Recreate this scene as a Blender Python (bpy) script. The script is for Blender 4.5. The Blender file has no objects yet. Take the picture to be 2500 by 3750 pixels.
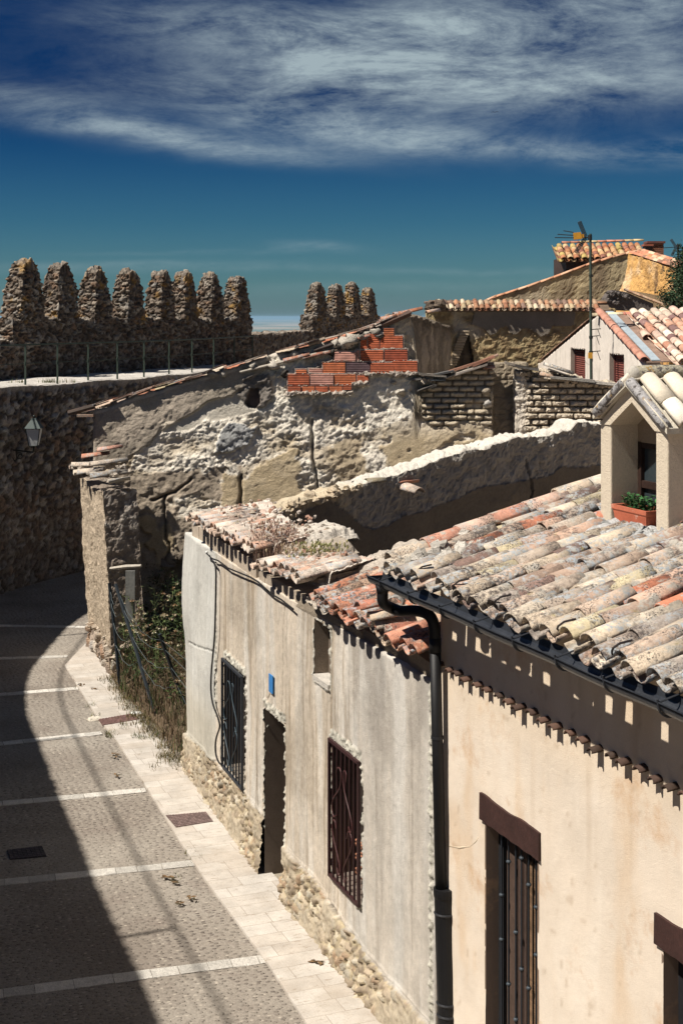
import bpy, math, random
import numpy as np
from mathutils import Vector, Matrix
random.seed(7); rng = np.random.default_rng(7)
R = math.radians
SC = bpy.context.scene; COL = SC.collection

# ------------------------------------------------------------------ camera, world, sun
H = 6.7; F = 5208.0; CX = 1250.0; HY = 1160.0          # eye height, focal length and horizon row of the view
cam = bpy.data.cameras.new('camera'); camo = bpy.data.objects.new('camera', cam); COL.objects.link(camo)
camo.location = (0, 0, H); camo.rotation_euler = (R(90), 0, 0)
cam.lens = 50; cam.sensor_width = 36; cam.sensor_fit = 'AUTO'; cam.shift_y = -(1875-HY)/3750
cam.clip_start = 0.1; cam.clip_end = 90000
SC.camera = camo
SC.view_settings.view_transform = 'Standard'; SC.view_settings.look = 'None'
SC.view_settings.exposure = 0.55; SC.view_settings.gamma = 1

SUN_AZ = R(202.8); SUN_EL = R(55)                        # direction TOWARDS the sun, math angle from +X
sd = Vector((math.cos(SUN_AZ)*math.cos(SUN_EL), math.sin(SUN_AZ)*math.cos(SUN_EL), math.sin(SUN_EL)))
sl = bpy.data.lights.new('sun', 'SUN'); sl.energy = 5.0; sl.angle = R(0.9); sl.color = (1.0, 0.93, 0.83)
so = bpy.data.objects.new('sun', sl); COL.objects.link(so); so.location = (-20, -10, 40)
so.rotation_euler = sd.to_track_quat('Z', 'Y').to_euler()

W = bpy.data.worlds.new('World'); SC.world = W; W.use_nodes = True
def make_world():
    nt = W.node_tree; N = nt.nodes; L = nt.links
    for n in list(N): N.remove(n)
    out = N.new('ShaderNodeOutputWorld'); bg = N.new('ShaderNodeBackground')
    L.new(bg.outputs[0], out.inputs[0]); bg.inputs[1].default_value = 0.064
    sky = N.new('ShaderNodeTexSky'); sky.sky_type = 'NISHITA'; sky.sun_disc = False
    sky.sun_elevation = SUN_EL; sky.sun_rotation = math.pi/2-SUN_AZ
    sky.air_density = 1.0; sky.dust_density = 0.6; sky.ozone_density = 3.0
    tc = N.new('ShaderNodeTexCoord'); sp = N.new('ShaderNodeSeparateXYZ'); L.new(tc.outputs['Generated'], sp.inputs[0])
    def M(op, a, b=None, c=None, clamp=False):
        m = N.new('ShaderNodeMath'); m.operation = op; m.use_clamp = clamp
        for i, v in enumerate((a, b, c)):
            if v is None: continue
            if isinstance(v, (int, float)): m.inputs[i].default_value = v
            else: L.new(v, m.inputs[i])
        return m.outputs[0]
    az = M('ARCTAN2', sp.outputs[0], sp.outputs[1]); el = M('ARCSINE', sp.outputs[2])
    # tint by elevation (deep blue aloft, paler towards the horizon)
    rp = N.new('ShaderNodeValToRGB'); L.new(M('MULTIPLY', el, 1/0.30, clamp=True), rp.inputs[0])
    cr = rp.color_ramp; cr.elements[0].position = 0.0; cr.elements[0].color = (0.33, 0.54, 0.72, 1)
    cr.elements[1].position = 1.0; cr.elements[1].color = (0.022, 0.115, 0.25, 1)
    for p, c in ((0.08, (0.20, 0.42, 0.56, 1)), (0.22, (0.10, 0.285, 0.44, 1)), (0.40, (0.028, 0.15, 0.32, 1)), (0.52, (0.014, 0.09, 0.235, 1)), (0.75, (0.02, 0.10, 0.24, 1))):
        e = cr.elements.new(p); e.color = c
    mx = N.new('ShaderNodeMix'); mx.data_type = 'RGBA'; mx.blend_type = 'MULTIPLY'; mx.inputs[0].default_value = 1
    L.new(sky.outputs[0], mx.inputs[6]); L.new(rp.outputs[0], mx.inputs[7])
    # clouds in azimuth / elevation
    cb = N.new('ShaderNodeCombineXYZ'); L.new(az, cb.inputs[0]); L.new(el, cb.inputs[1])
    def noise(sx, sy, det, off, rough=0.55, dist=0.0):
        mp = N.new('ShaderNodeMapping'); mp.inputs['Scale'].default_value = (sx, sy, 1); mp.inputs['Location'].default_value = (off, off*.7, 0)
        mp.inputs['Rotation'].default_value = (0, 0, R(-3))
        L.new(cb.outputs[0], mp.inputs[0]); n = N.new('ShaderNodeTexNoise'); n.inputs['Scale'].default_value = 1
        n.inputs['Detail'].default_value = det; n.inputs['Roughness'].default_value = rough; n.inputs['Distortion'].default_value = dist
        L.new(mp.outputs[0], n.inputs[0]); return n.outputs[0]
    n1 = noise(7, 22, 12, 3.1, 0.68, 0.5); n2 = noise(22, 70, 10, 7.7, .74, .4); n3 = noise(4, 12, 3, 1.3)
    def blob(x, y, rx, ry, tilt, amp):      # soft cloud body at photograph-independent sky angles (radians)
        dx = M('SUBTRACT', az, x); dy = M('SUBTRACT', el, y); dy = M('SUBTRACT', dy, M('MULTIPLY', dx, tilt))
        dy = M('ADD', dy, M('MULTIPLY', M('SUBTRACT', n3, .5), 0.03))
        d = M('ADD', M('POWER', M('ABSOLUTE', M('DIVIDE', dx, rx)), 2), M('POWER', M('ABSOLUTE', M('DIVIDE', dy, ry)), 2))
        return M('MULTIPLY', M('POWER', 2.718, M('MULTIPLY', d, -1)), amp)
    bl = [blob(0.09, 0.160, .22, .026, 0.0, .85), blob(-.05, 0.203, .12, .016, 0, .6), blob(0.16, 0.205, .20, .026, .02, .85), blob(.0, .17, .10, .02, 0, .3),
          blob(-.12, 0.124, .11, .0085, -.10, .85), blob(0.02, .130, .10, .012, -.12, .80), blob(.13, .115, .07, .008, -.1, .5),
          blob(-.22, .150, .07, .010, -.2, .45), blob(.24, .112, .07, .008, .02, .55), blob(.03, .190, .06, .016, 0, .75),
          blob(-.02, .0455, .03, .0035, 0, .5), blob(-.14, .035, .10, .0025, 0, .28), blob(-.1, .042, .08, .002, 0, .25), blob(.17, .006, .05, .006, .08, .5),
          blob(.05, .031, .3, .003, 0, .28), blob(.10, .022, .2, .004, .03, .22), blob(.7, .2, .3, .05, 0, .8), blob(-.8, .25, .35, .06, 0, .8), blob(2.6, .3, .6, .1, 0, .7)]
    up = M('MULTIPLY', M('SUBTRACT', el, .50), 3.0, clamp=True); s = M('MULTIPLY', up, .34)      # unseen cloud overhead, added to brighten the shaded surfaces
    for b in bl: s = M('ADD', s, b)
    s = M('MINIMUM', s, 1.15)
    tex = M('ADD', M('MULTIPLY', n1, 1.35), M('MULTIPLY', n2, .55))
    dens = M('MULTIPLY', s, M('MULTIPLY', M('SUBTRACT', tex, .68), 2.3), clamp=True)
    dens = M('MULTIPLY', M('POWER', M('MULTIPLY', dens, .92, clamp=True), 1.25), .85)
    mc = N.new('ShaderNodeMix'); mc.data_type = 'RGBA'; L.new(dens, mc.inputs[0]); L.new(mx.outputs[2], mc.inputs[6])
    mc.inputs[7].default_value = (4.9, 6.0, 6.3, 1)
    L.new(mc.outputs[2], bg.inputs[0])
make_world()

# ------------------------------------------------------------------ numeric helpers
_pt = np.random.default_rng(11).permutation(4096).astype(np.int64)
_rt = np.random.default_rng(12).random((4096, 3))
def _h(ix, iy, iz):
    return _pt[(_pt[(_pt[ix & 4095] + iy) & 4095] + iz) & 4095]
def vnoise(P):
    Pi = np.floor(P).astype(np.int64); f = P-Pi; f = f*f*(3-2*f); r = 0
    for a in (0, 1):
        for b in (0, 1):
            for c in (0, 1):
                w = (f[:, 0] if a else 1-f[:, 0])*(f[:, 1] if b else 1-f[:, 1])*(f[:, 2] if c else 1-f[:, 2])
                r = r+w*_rt[_h(Pi[:, 0]+a, Pi[:, 1]+b, Pi[:, 2]+c), 0]
    return r*2-1
def fbm(P, sc, octv=4, seed=0, rough=.5):
    P = np.asarray(P)*np.asarray(sc)+seed*17.3; r = 0; a = 1; t = 0
    for i in range(octv):
        r = r+a*vnoise(P); t += a; a *= rough; P = P*2.03+5.1
    return r/t
def voro(P, sc, seed=0, jit=.9):
    P = np.asarray(P)*np.asarray(sc)+seed*13.7; Pi = np.floor(P).astype(np.int64)
    f1 = np.full(len(P), 9.); f2 = np.full(len(P), 9.); idd = np.zeros(len(P), np.int64)
    for a in (-1, 0, 1):
        for b in (-1, 0, 1):
            for c in (-1, 0, 1):
                q = Pi+np.array([a, b, c]); h = _h(q[:, 0], q[:, 1], q[:, 2])
                d = np.sqrt((((q+.5+(_rt[h]-.5)*jit)-P)**2).sum(1))
                lt = d < f1; f2 = np.where(lt, f1, np.minimum(f2, d)); idd = np.where(lt, h, idd); f1 = np.where(lt, d, f1)
    return f1, f2, _rt[_pt[idd]]
def sst(a, b, x):
    t = np.clip((x-a)/(b-a), 0, 1); return t*t*(3-2*t)
def lerp(a, b, t):
    a = np.asarray(a); b = np.asarray(b)
    return a+(b-a)*(t[:, None] if hasattr(t, 'ndim') and t.ndim == 1 else t)
def inpoly(x, y, poly):
    c = np.zeros(len(x), bool); n = len(poly)
    for i in range(n):
        x0, y0 = poly[i]; x1, y1 = poly[(i+1) % n]
        k = (y0 > y) != (y1 > y)
        c ^= k & (x < (x1-x0)*(y-y0)/((y1-y0) or 1e-9)+x0)
    return c
def nz(v): v = np.asarray(v, float); return v/np.linalg.norm(v)
def v3(p, z=0.): return np.array([p[0], p[1], z])
def at(px, py, Y):                      # a point of the place seen at that spot of the photograph, at distance Y
    return np.array([(px-CX)/F*Y, Y, H-(py-HY)/F*Y])
def gr(px, py, z=0.): return at(px, py, (H-z)*F/(py-HY))
def hit(px, py, p, n):                  # on the vertical plane through p (x,y) with plan normal n
    d = np.array([(px-CX)/F, 1.0]); Y = (p[0]*n[0]+p[1]*n[1])/(d[0]*n[0]+d[1]*n[1]); return at(px, py, Y)

# ------------------------------------------------------------------ object helpers
def tag(o, label=None, cat=None, group=None, kind=None):
    if label: o['label'] = label
    if cat: o['category'] = cat
    if group: o['group'] = group
    if kind: o['kind'] = kind
    return o
def thing(name, loc, label, cat, group=None, kind=None):
    o = bpy.data.objects.new(name, None); COL.objects.link(o); o.location = [float(c) for c in loc]; o.empty_display_size = .2
    return tag(o, label, cat, group, kind)
def wloc(o):
    v = Vector((0, 0, 0))
    while o is not None: v = v+o.location; o = o.parent
    return np.array(v)
def mk(name, V, Fs, mat, parent=None, col=None, smooth=False, uv=None, **tg):
    V = np.asarray(V, np.float64).reshape(-1, 3)
    if parent is not None: V = V-wloc(parent)
    if not isinstance(Fs, (list, tuple)): Fs = [Fs]
    Fs = [np.asarray(f, np.int32) for f in Fs if len(f)]
    me = bpy.data.meshes.new(name)
    me.vertices.add(len(V)); me.vertices.foreach_set('co', V.astype(np.float32).ravel())
    li = np.concatenate([f.ravel() for f in Fs]); tot = np.concatenate([np.full(len(f), f.shape[1], np.int32) for f in Fs])
    me.loops.add(len(li)); me.loops.foreach_set('vertex_index', li)
    me.polygons.add(len(tot)); st = np.concatenate([[0], np.cumsum(tot)[:-1]]).astype(np.int32)
    me.polygons.foreach_set('loop_start', st); me.polygons.foreach_set('loop_total', tot)
    me.polygons.foreach_set('use_smooth', np.full(len(tot), bool(smooth)))
    if col is not None:
        c = np.asarray(col, float)
        if c.ndim == 1: c = np.tile(c, (len(V), 1))
        a = me.color_attributes.new('Col', 'FLOAT_COLOR', 'POINT')
        a.data.foreach_set('color', np.concatenate([np.clip(c, 0.003, 1), np.ones((len(c), 1))], 1).astype(np.float32).ravel())
    me.update(); me.validate()
    me.materials.append(mat)
    o = bpy.data.objects.new(name, me); COL.objects.link(o); o.parent = parent
    tag(o, **tg); return o
class MB:
    def __init__(s): s.V = []; s.F = {}; s.C = []; s.n = 0
    def add(s, V, faces, c=(.5, .5, .5)):
        V = np.asarray(V, float).reshape(-1, 3)
        for f in faces: s.F.setdefault(len(f), []).append([i+s.n for i in f])
        s.V.append(V); c = np.asarray(c, float); s.C.append(np.tile(c, (len(V), 1)) if c.ndim == 1 else c); s.n += len(V); return s
    def obox(s, c, a, b, d, col=(.5, .5, .5), jit=0):      # centre and three half vectors
        c, a, b, d = map(np.asarray, (c, a, b, d)); V = [c+i*a+j*b+k*d for i in (-1, 1) for j in (-1, 1) for k in (-1, 1)]
        V = np.array(V, float)
        if jit: V = V+rng.normal(0, jit, V.shape)
        return s.add(V, [(0, 1, 3, 2), (4, 6, 7, 5), (0, 4, 5, 1), (2, 3, 7, 6), (0, 2, 6, 4), (1, 5, 7, 3)], col)
    def box(s, x0, x1, y0, y1, z0, z1, col=(.5, .5, .5)):
        return s.obox(((x0+x1)/2, (y0+y1)/2, (z0+z1)/2), ((x1-x0)/2, 0, 0), (0, (y1-y0)/2, 0), (0, 0, (z1-z0)/2), col)
    def tube(s, pts, r, seg=8, col=(.5, .5, .5), cap=True):
        pts = [np.asarray(p, float) for p in pts]; n = len(pts); rr = r if hasattr(r, '__len__') else [r]*n; V = []; pu = None
        for i, p in enumerate(pts):
            t = nz(pts[min(i+1, n-1)]-pts[max(i-1, 0)])
            if pu is None: pu = np.array([0, 0, 1.]) if abs(t[2]) < .9 else np.array([1., 0, 0])
            a = nz(np.cross(t, pu)); b = np.cross(a, t); pu = b
            for k in range(seg):
                g = 2*math.pi*k/seg; V.append(p+rr[i]*(a*math.cos(g)+b*math.sin(g)))
        fs = [(i*seg+k, i*seg+(k+1) % seg, (i+1)*seg+(k+1) % seg, (i+1)*seg+k) for i in range(n-1) for k in range(seg)]
        if cap: fs += [tuple(range(seg))[::-1], tuple((n-1)*seg+k for k in range(seg))]
        return s.add(V, fs, col)
    def ball(s, c, r, col=(.5, .5, .5), nu=8, nv=5, jit=0):
        c = np.asarray(c, float); r = np.asarray(r, float)*np.ones(3); V = [c+r*[0, 0, -1]]
        for j in range(1, nv):
            a = math.pi*j/nv
            for k in range(nu):
                g = 2*math.pi*k/nu; V.append(c+r*np.array([math.sin(a)*math.cos(g), math.sin(a)*math.sin(g), -math.cos(a)]))
        V.append(c+r*[0, 0, 1]); V = np.array(V)
        if jit: V = V+rng.normal(0, jit, V.shape)
        fs = [(0, 1+(k+1) % nu, 1+k) for k in range(nu)]
        for j in range(nv-2): fs += [(1+j*nu+k, 1+j*nu+(k+1) % nu, 1+(j+1)*nu+(k+1) % nu, 1+(j+1)*nu+k) for k in range(nu)]
        t = len(V)-1; fs += [(t, 1+(nv-2)*nu+k, 1+(nv-2)*nu+(k+1) % nu) for k in range(nu)]
        return s.add(V, fs, col)
    def prism(s, front, off, col=(.5, .5, .5)):            # polygon (list of 3d pts) extruded by a vector
        f = [np.asarray(p, float) for p in front]; n = len(f); V = f+[p+np.asarray(off) for p in f]
        return s.add(V, [tuple(range(n)), tuple(range(2*n-1, n-1, -1))]+[(i, i+n, (i+1) % n+n, (i+1) % n) for i in range(n)], col)
    def build(s, name, mat, parent=None, smooth=False, **k):
        return mk(name, np.concatenate(s.V), [np.array(f) for f in s.F.values()], mat, parent, np.concatenate(s.C), smooth, **k)

# ------------------------------------------------------------------ materials
def newmat(name):
    m = bpy.data.materials.new(name); m.use_nodes = True; nt = m.node_tree; return m, nt.nodes, nt.links, nt.nodes['Principled BSDF']
def _n(N, L, co, scale, det=4, rough=.6, dist=0., sx=(1, 1, 1)):
    mp = N.new('ShaderNodeMapping'); mp.inputs['Scale'].default_value = sx; L.new(co, mp.inputs[0])
    n = N.new('ShaderNodeTexNoise'); n.inputs['Scale'].default_value = scale; n.inputs['Detail'].default_value = det
    n.inputs['Roughness'].default_value = rough; n.inputs['Distortion'].default_value = dist; L.new(mp.outputs[0], n.inputs[0]); return n.outputs[0]
def _mr(N, L, v, a, b, c, d):
    m = N.new('ShaderNodeMapRange'); L.new(v, m.inputs[0]); m.inputs[1].default_value = a; m.inputs[2].default_value = b
    m.inputs[3].default_value = c; m.inputs[4].default_value = d; return m.outputs[0]
def _mix(N, L, f, a, b, mode='MIX'):
    m = N.new('ShaderNodeMix'); m.data_type = 'RGBA'; m.blend_type = mode
    for i, v in ((0, f), (6, a), (7, b)):
        if isinstance(v, (int, float)): m.inputs[i].default_value = v
        elif isinstance(v, tuple): m.inputs[i].default_value = (*v, 1) if len(v) == 3 else v
        else: L.new(v, m.inputs[i])
    return m.outputs[2]
def _hsv(N, L, c, val):
    m = N.new('ShaderNodeHueSaturation'); L.new(c, m.inputs['Color']); L.new(val, m.inputs['Value']); return m.outputs[0]
def amat(name, rough=.9, var=((6, .25), (45, .25)), bump=((60, .01),), spots=None, metal=0, spec=.25, base=None, streak=None, grime=()):
    m, N, L, B = newmat(name); tc = N.new('ShaderNodeTexCoord'); co = tc.outputs['Object']
    if base is None:
        a = N.new('ShaderNodeAttribute'); a.attribute_name = 'Col'; c = a.outputs['Color']
    else:
        a = N.new('ShaderNodeRGB'); a.outputs[0].default_value = (*base, 1); c = a.outputs[0]
    for sc, am in var: c = _hsv(N, L, c, _mr(N, L, _n(N, L, co, sc), .25, .75, 1-am, 1+am))
    if streak: c = _hsv(N, L, c, _mr(N, L, _n(N, L, co, streak[0], 5, .65, .2, (1, 1, streak[2])), .3, .7, 1-streak[1], 1+streak[1]*.6))
    if spots:
        for sc, lo, hi, colr in spots: c = _mix(N, L, _mr(N, L, _n(N, L, co, sc, 5, .7), lo, hi, 0, 1), c, colr)
    for sc, lo, hi, s2, l2, h2, colr in grime:            # fine lichen specks that gather in some areas only
        q = N.new('ShaderNodeMath'); q.operation = 'MULTIPLY'; L.new(_mr(N, L, _n(N, L, co, sc, 5, .75), lo, hi, 0, 1), q.inputs[0]); L.new(_mr(N, L, _n(N, L, co, s2, 4, .6, 0, (1, 1.1, 1.3)), l2, h2, 0, 1), q.inputs[1]); c = _mix(N, L, q.outputs[0], c, colr)
    L.new(c, B.inputs['Base Color']); B.inputs['Roughness'].default_value = rough; B.inputs['Metallic'].default_value = metal
    B.inputs['Specular IOR Level'].default_value = spec
    prev = None
    for sc, di in bump:
        b = N.new('ShaderNodeBump'); b.inputs['Distance'].default_value = di; b.inputs['Strength'].default_value = 1
        L.new(_n(N, L, co, sc, 6, .65), b.inputs['Height'])
        if prev: L.new(prev, b.inputs['Normal'])
        prev = b.outputs[0]
    if prev: L.new(prev, B.inputs['Normal'])
    return m
M_rock = amat('rubble_stone', var=((3, .2), (30, .35)), bump=((25, .03), (90, .012)))
M_adobe = amat('crumbling_adobe', var=((4, .12), (40, .22)), bump=((30, .025), (110, .012)))
M_plaster = amat('weathered_plaster', var=((1.2, .10), (9, .10), (120, .16)), bump=((14, .006), (130, .007)), streak=(2.6, .20, .14))
M_cream = amat('cream_plaster', var=((1.1, .07), (60, .04)), bump=((5, .006), (170, .0035)), spots=((1.6, .56, .78, (.50, .31, .17)),))
M_dplaster = amat('rough_dark_plaster', var=((1.2, .10), (20, .15)), bump=((50, .02), (160, .008)))
M_stucco = amat('sprayed_stucco', var=((40, .10),), bump=((70, .010), (20, .006)))
M_tile = amat('clay_tile', rough=.88, var=((5, .18), (38, .22)), bump=((45, .006), (160, .003)),
              spots=((9, .52, .62, (.40, .37, .32)), (4, .60, .70, (.56, .50, .42)), (7, .64, .72, (.34, .28, .12))), grime=((30, .44, .56, 1.7, .47, .60, (.075, .06, .055)), (70, .50, .58, 4, .46, .58, (.05, .042, .04)), (26, .48, .58, 2.6, .50, .58, (.33, .36, .38))))
M_tilefar = amat('clay_tile_far', rough=.9, var=((5, .25), (22, .25)), bump=((30, .01),), spots=((8, .60, .66, (.40, .33, .24)), (14, .64, .70, (.07, .05, .045))))
M_mortar = amat('lime_mortar', var=((8, .2), (70, .25)), bump=((28, .03), (110, .012)))
M_brick = None
def brickmat():
    m, N, L, B = newmat('hollow_brick'); tc = N.new('ShaderNodeTexCoord'); a = N.new('ShaderNodeAttribute'); a.attribute_name = 'Col'
    w = N.new('ShaderNodeTexWave'); w.bands_direction = 'Z'; w.inputs['Scale'].default_value = 8.5; w.inputs['Distortion'].default_value = .25; w.inputs['Detail Scale'].default_value = 3
    L.new(tc.outputs['Object'], w.inputs[0])
    c = _hsv(N, L, a.outputs['Color'], _mr(N, L, _n(N, L, tc.outputs['Object'], 9), .25, .75, .6, 1.35))
    c = _hsv(N, L, c, _mr(N, L, w.outputs['Fac'], 0, 1, .62, 1.1)); L.new(c, B.inputs['Base Color'])
    b = N.new('ShaderNodeBump'); b.inputs['Distance'].default_value = .012; L.new(w.outputs['Fac'], b.inputs['Height']); L.new(b.outputs[0], B.inputs['Normal'])
    B.inputs['Roughness'].default_value = .85; return m
M_brick = brickmat()
M_wood = amat('dark_wood', rough=.7, var=((3, .3), (25, .25)), bump=((30, .004),), spec=.3)
M_metal = amat('painted_metal', rough=.55, var=((4, .15), (30, .15)), bump=((60, .001),), spec=.3)
M_gutter = amat('gutter_metal', rough=.33, var=((5, .25), (40, .15)), bump=((12, .002),), metal=.55, spec=.5)
M_plant = amat('plant_matter', rough=.8, var=((12, .3),), bump=())
M_matte = amat('matte_paint', rough=.8, var=((6, .12), (50, .12)), bump=((80, .002),))
M_dark = amat('dark_interior', base=(.012, .010, .009), rough=.95, var=(), bump=())
def glassmat():
    m, N, L, B = newmat('window_glass'); B.inputs['Base Color'].default_value = (.03, .04, .045, 1); B.inputs['Roughness'].default_value = .08; B.inputs['Specular IOR Level'].default_value = .8; return m
M_glass = glassmat()
def frostmat():
    m, N, L, B = newmat('lamp_glass'); B.inputs['Base Color'].default_value = (.62, .64, .64, 1); B.inputs['Roughness'].default_value = .35; return m
M_frost = frostmat()
STREET = math.atan2(-.9293, .3694)
def roadmat():
    m, N, L, B = newmat('pebble_road'); tc = N.new('ShaderNodeTexCoord'); mp = N.new('ShaderNodeMapping'); mp.vector_type = 'POINT'
    mp.inputs['Rotation'].default_value = (0, 0, R(-21.5)); L.new(tc.outputs['Object'], mp.inputs[0]); co = mp.outputs[0]
    c = _mix(N, L, _mr(N, L, _n(N, L, co, .5, 4), .35, .65, 0, 1), (.20, .172, .145), (.30, .27, .232))
    c = _hsv(N, L, c, _mr(N, L, _n(N, L, co, 35, 4), .3, .7, .78, 1.2))
    c = _mix(N, L, _mr(N, L, _n(N, L, co, 1.7, 5, .7), .54, .72, 0, .55), c, (.17, .135, .115))
    def peb(sx, sy, lo, hi, jit):
        s = N.new('ShaderNodeMapping'); s.inputs['Scale'].default_value = (sx, sy, 1); L.new(co, s.inputs[0])
        v = N.new('ShaderNodeTexVoronoi'); v.voronoi_dimensions = '2D'; v.inputs['Randomness'].default_value = jit; v.inputs['Scale'].default_value = 1; L.new(s.outputs[0], v.inputs['Vector'])
        return _mr(N, L, v.outputs['Distance'], lo, hi, 1, 0), v.outputs['Color']
    p1, c1 = peb(10, 16, .17, .27, .8)
    ov = _mr(N, L, _n(N, L, co, .45, 3), .44, .54, 0, 1)      # areas where the mortar is worn off the pebbles
    def mul(a, b):
        q = N.new('ShaderNodeMath'); q.operation = 'MULTIPLY'; L.new(a, q.inputs[0])
        if isinstance(b, float): q.inputs[1].default_value = b
        else: L.new(b, q.inputs[1])
        return q.outputs[0]
    sep = N.new('ShaderNodeSeparateColor'); L.new(c1, sep.inputs[0])
    on = _mr(N, L, sep.outputs[0], .25, .35, 0, 1)
    f1 = mul(mul(p1, ov), on)
    pc = _mix(N, L, _mr(N, L, sep.outputs[1], .3, .9, 0, 1), (.095, .078, .070), (.21, .175, .15))
    c = _mix(N, L, mul(f1, .7), c, pc)
    p2, c2 = peb(11, 17, .16, .24, .9); sep2 = N.new('ShaderNodeSeparateColor'); L.new(c2, sep2.inputs[0])
    f2 = mul(p2, _mr(N, L, sep2.outputs[0], .80, .84, 0, 1)); c = _mix(N, L, mul(f2, .6), c, (.46, .41, .34))
    L.new(c, B.inputs['Base Color']); B.inputs['Roughness'].default_value = .9; B.inputs['Specular IOR Level'].default_value = .2
    b = N.new('ShaderNodeBump'); b.inputs['Distance'].default_value = .014; L.new(p1, b.inputs['Height'])
    b2 = N.new('ShaderNodeBump'); b2.inputs['Distance'].default_value = .012; L.new(_n(N, L, co, 30, 6), b2.inputs['Height']); L.new(b.outputs[0], b2.inputs['Normal']); L.new(b2.outputs[0], B.inputs['Normal'])
    return m
M_road = roadmat()
def pavemat():
    m, N, L, B = newmat('travertine_paving'); tc = N.new('ShaderNodeTexCoord'); mp = N.new('ShaderNodeMapping')
    mp.inputs['Rotation'].default_value = (0, 0, R(-21.5)); L.new(tc.outputs['Object'], mp.inputs[0])
    br = N.new('ShaderNodeTexBrick'); L.new(mp.outputs[0], br.inputs[0]); br.inputs['Scale'].default_value = 1; br.inputs['Brick Width'].default_value = .56; br.inputs['Row Height'].default_value = .27; br.offset = .37; br.squash = 1.35; br.squash_frequency = 3
    br.inputs['Mortar Size'].default_value = .004; br.inputs['Color1'].default_value = (.50, .465, .42, 1); br.inputs['Color2'].default_value = (.43, .385, .335, 1); br.inputs['Mortar'].default_value = (.28, .24, .20, 1)
    c = _hsv(N, L, br.outputs[0], _mr(N, L, _n(N, L, mp.outputs[0], 3, 5), .3, .7, .82, 1.14))
    c = _mix(N, L, _mr(N, L, _n(N, L, mp.outputs[0], 9, 6, .75, 0, (1, 2.6, 1)), .56, .66, 0, .8), c, (.25, .20, .15))
    c = _mix(N, L, _mr(N, L, _n(N, L, mp.outputs[0], 1.1, 5, .7), .5, .75, 0, .7), c, (.34, .29, .235))
    c = _hsv(N, L, c, _mr(N, L, _n(N, L, mp.outputs[0], 60, 4), .3, .7, .9, 1.1))
    L.new(c, B.inputs['Base Color']); B.inputs['Roughness'].default_value = .8
    b = N.new('ShaderNodeBump'); b.inputs['Distance'].default_value = .006; L.new(_n(N, L, mp.outputs[0], 40, 5), b.inputs['Height']); L.new(b.outputs[0], B.inputs['Normal'])
    return m
M_pave = pavemat()
def plainmat():
    m, N, L, B = newmat('farmland'); tc = N.new('ShaderNodeTexCoord')
    v = N.new('ShaderNodeTexVoronoi'); mp = N.new('ShaderNodeMapping'); mp.inputs['Scale'].default_value = (.0012, .0006, 1); L.new(tc.outputs['Object'], mp.inputs[0]); L.new(mp.outputs[0], v.inputs['Vector']); v.inputs['Scale'].default_value = 1
    s = N.new('ShaderNodeSeparateColor'); L.new(v.outputs['Color'], s.inputs[0]); rp = N.new('ShaderNodeValToRGB'); L.new(s.outputs[0], rp.inputs[0])
    rp.color_ramp.interpolation = 'CONSTANT'; e = rp.color_ramp.elements; e[0].color = (.16, .17, .10, 1); e[1].position = .75; e[1].color = (.10, .13, .09, 1)
    for p, c in ((.2, (.30, .24, .17, 1)), (.4, (.22, .21, .15, 1)), (.55, (.34, .27, .20, 1))): q = e.new(p); q.color = c
    L.new(rp.outputs[0], B.inputs['Base Color']); B.inputs['Roughness'].default_value = 1; return m
M_plain = plainmat()

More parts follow.
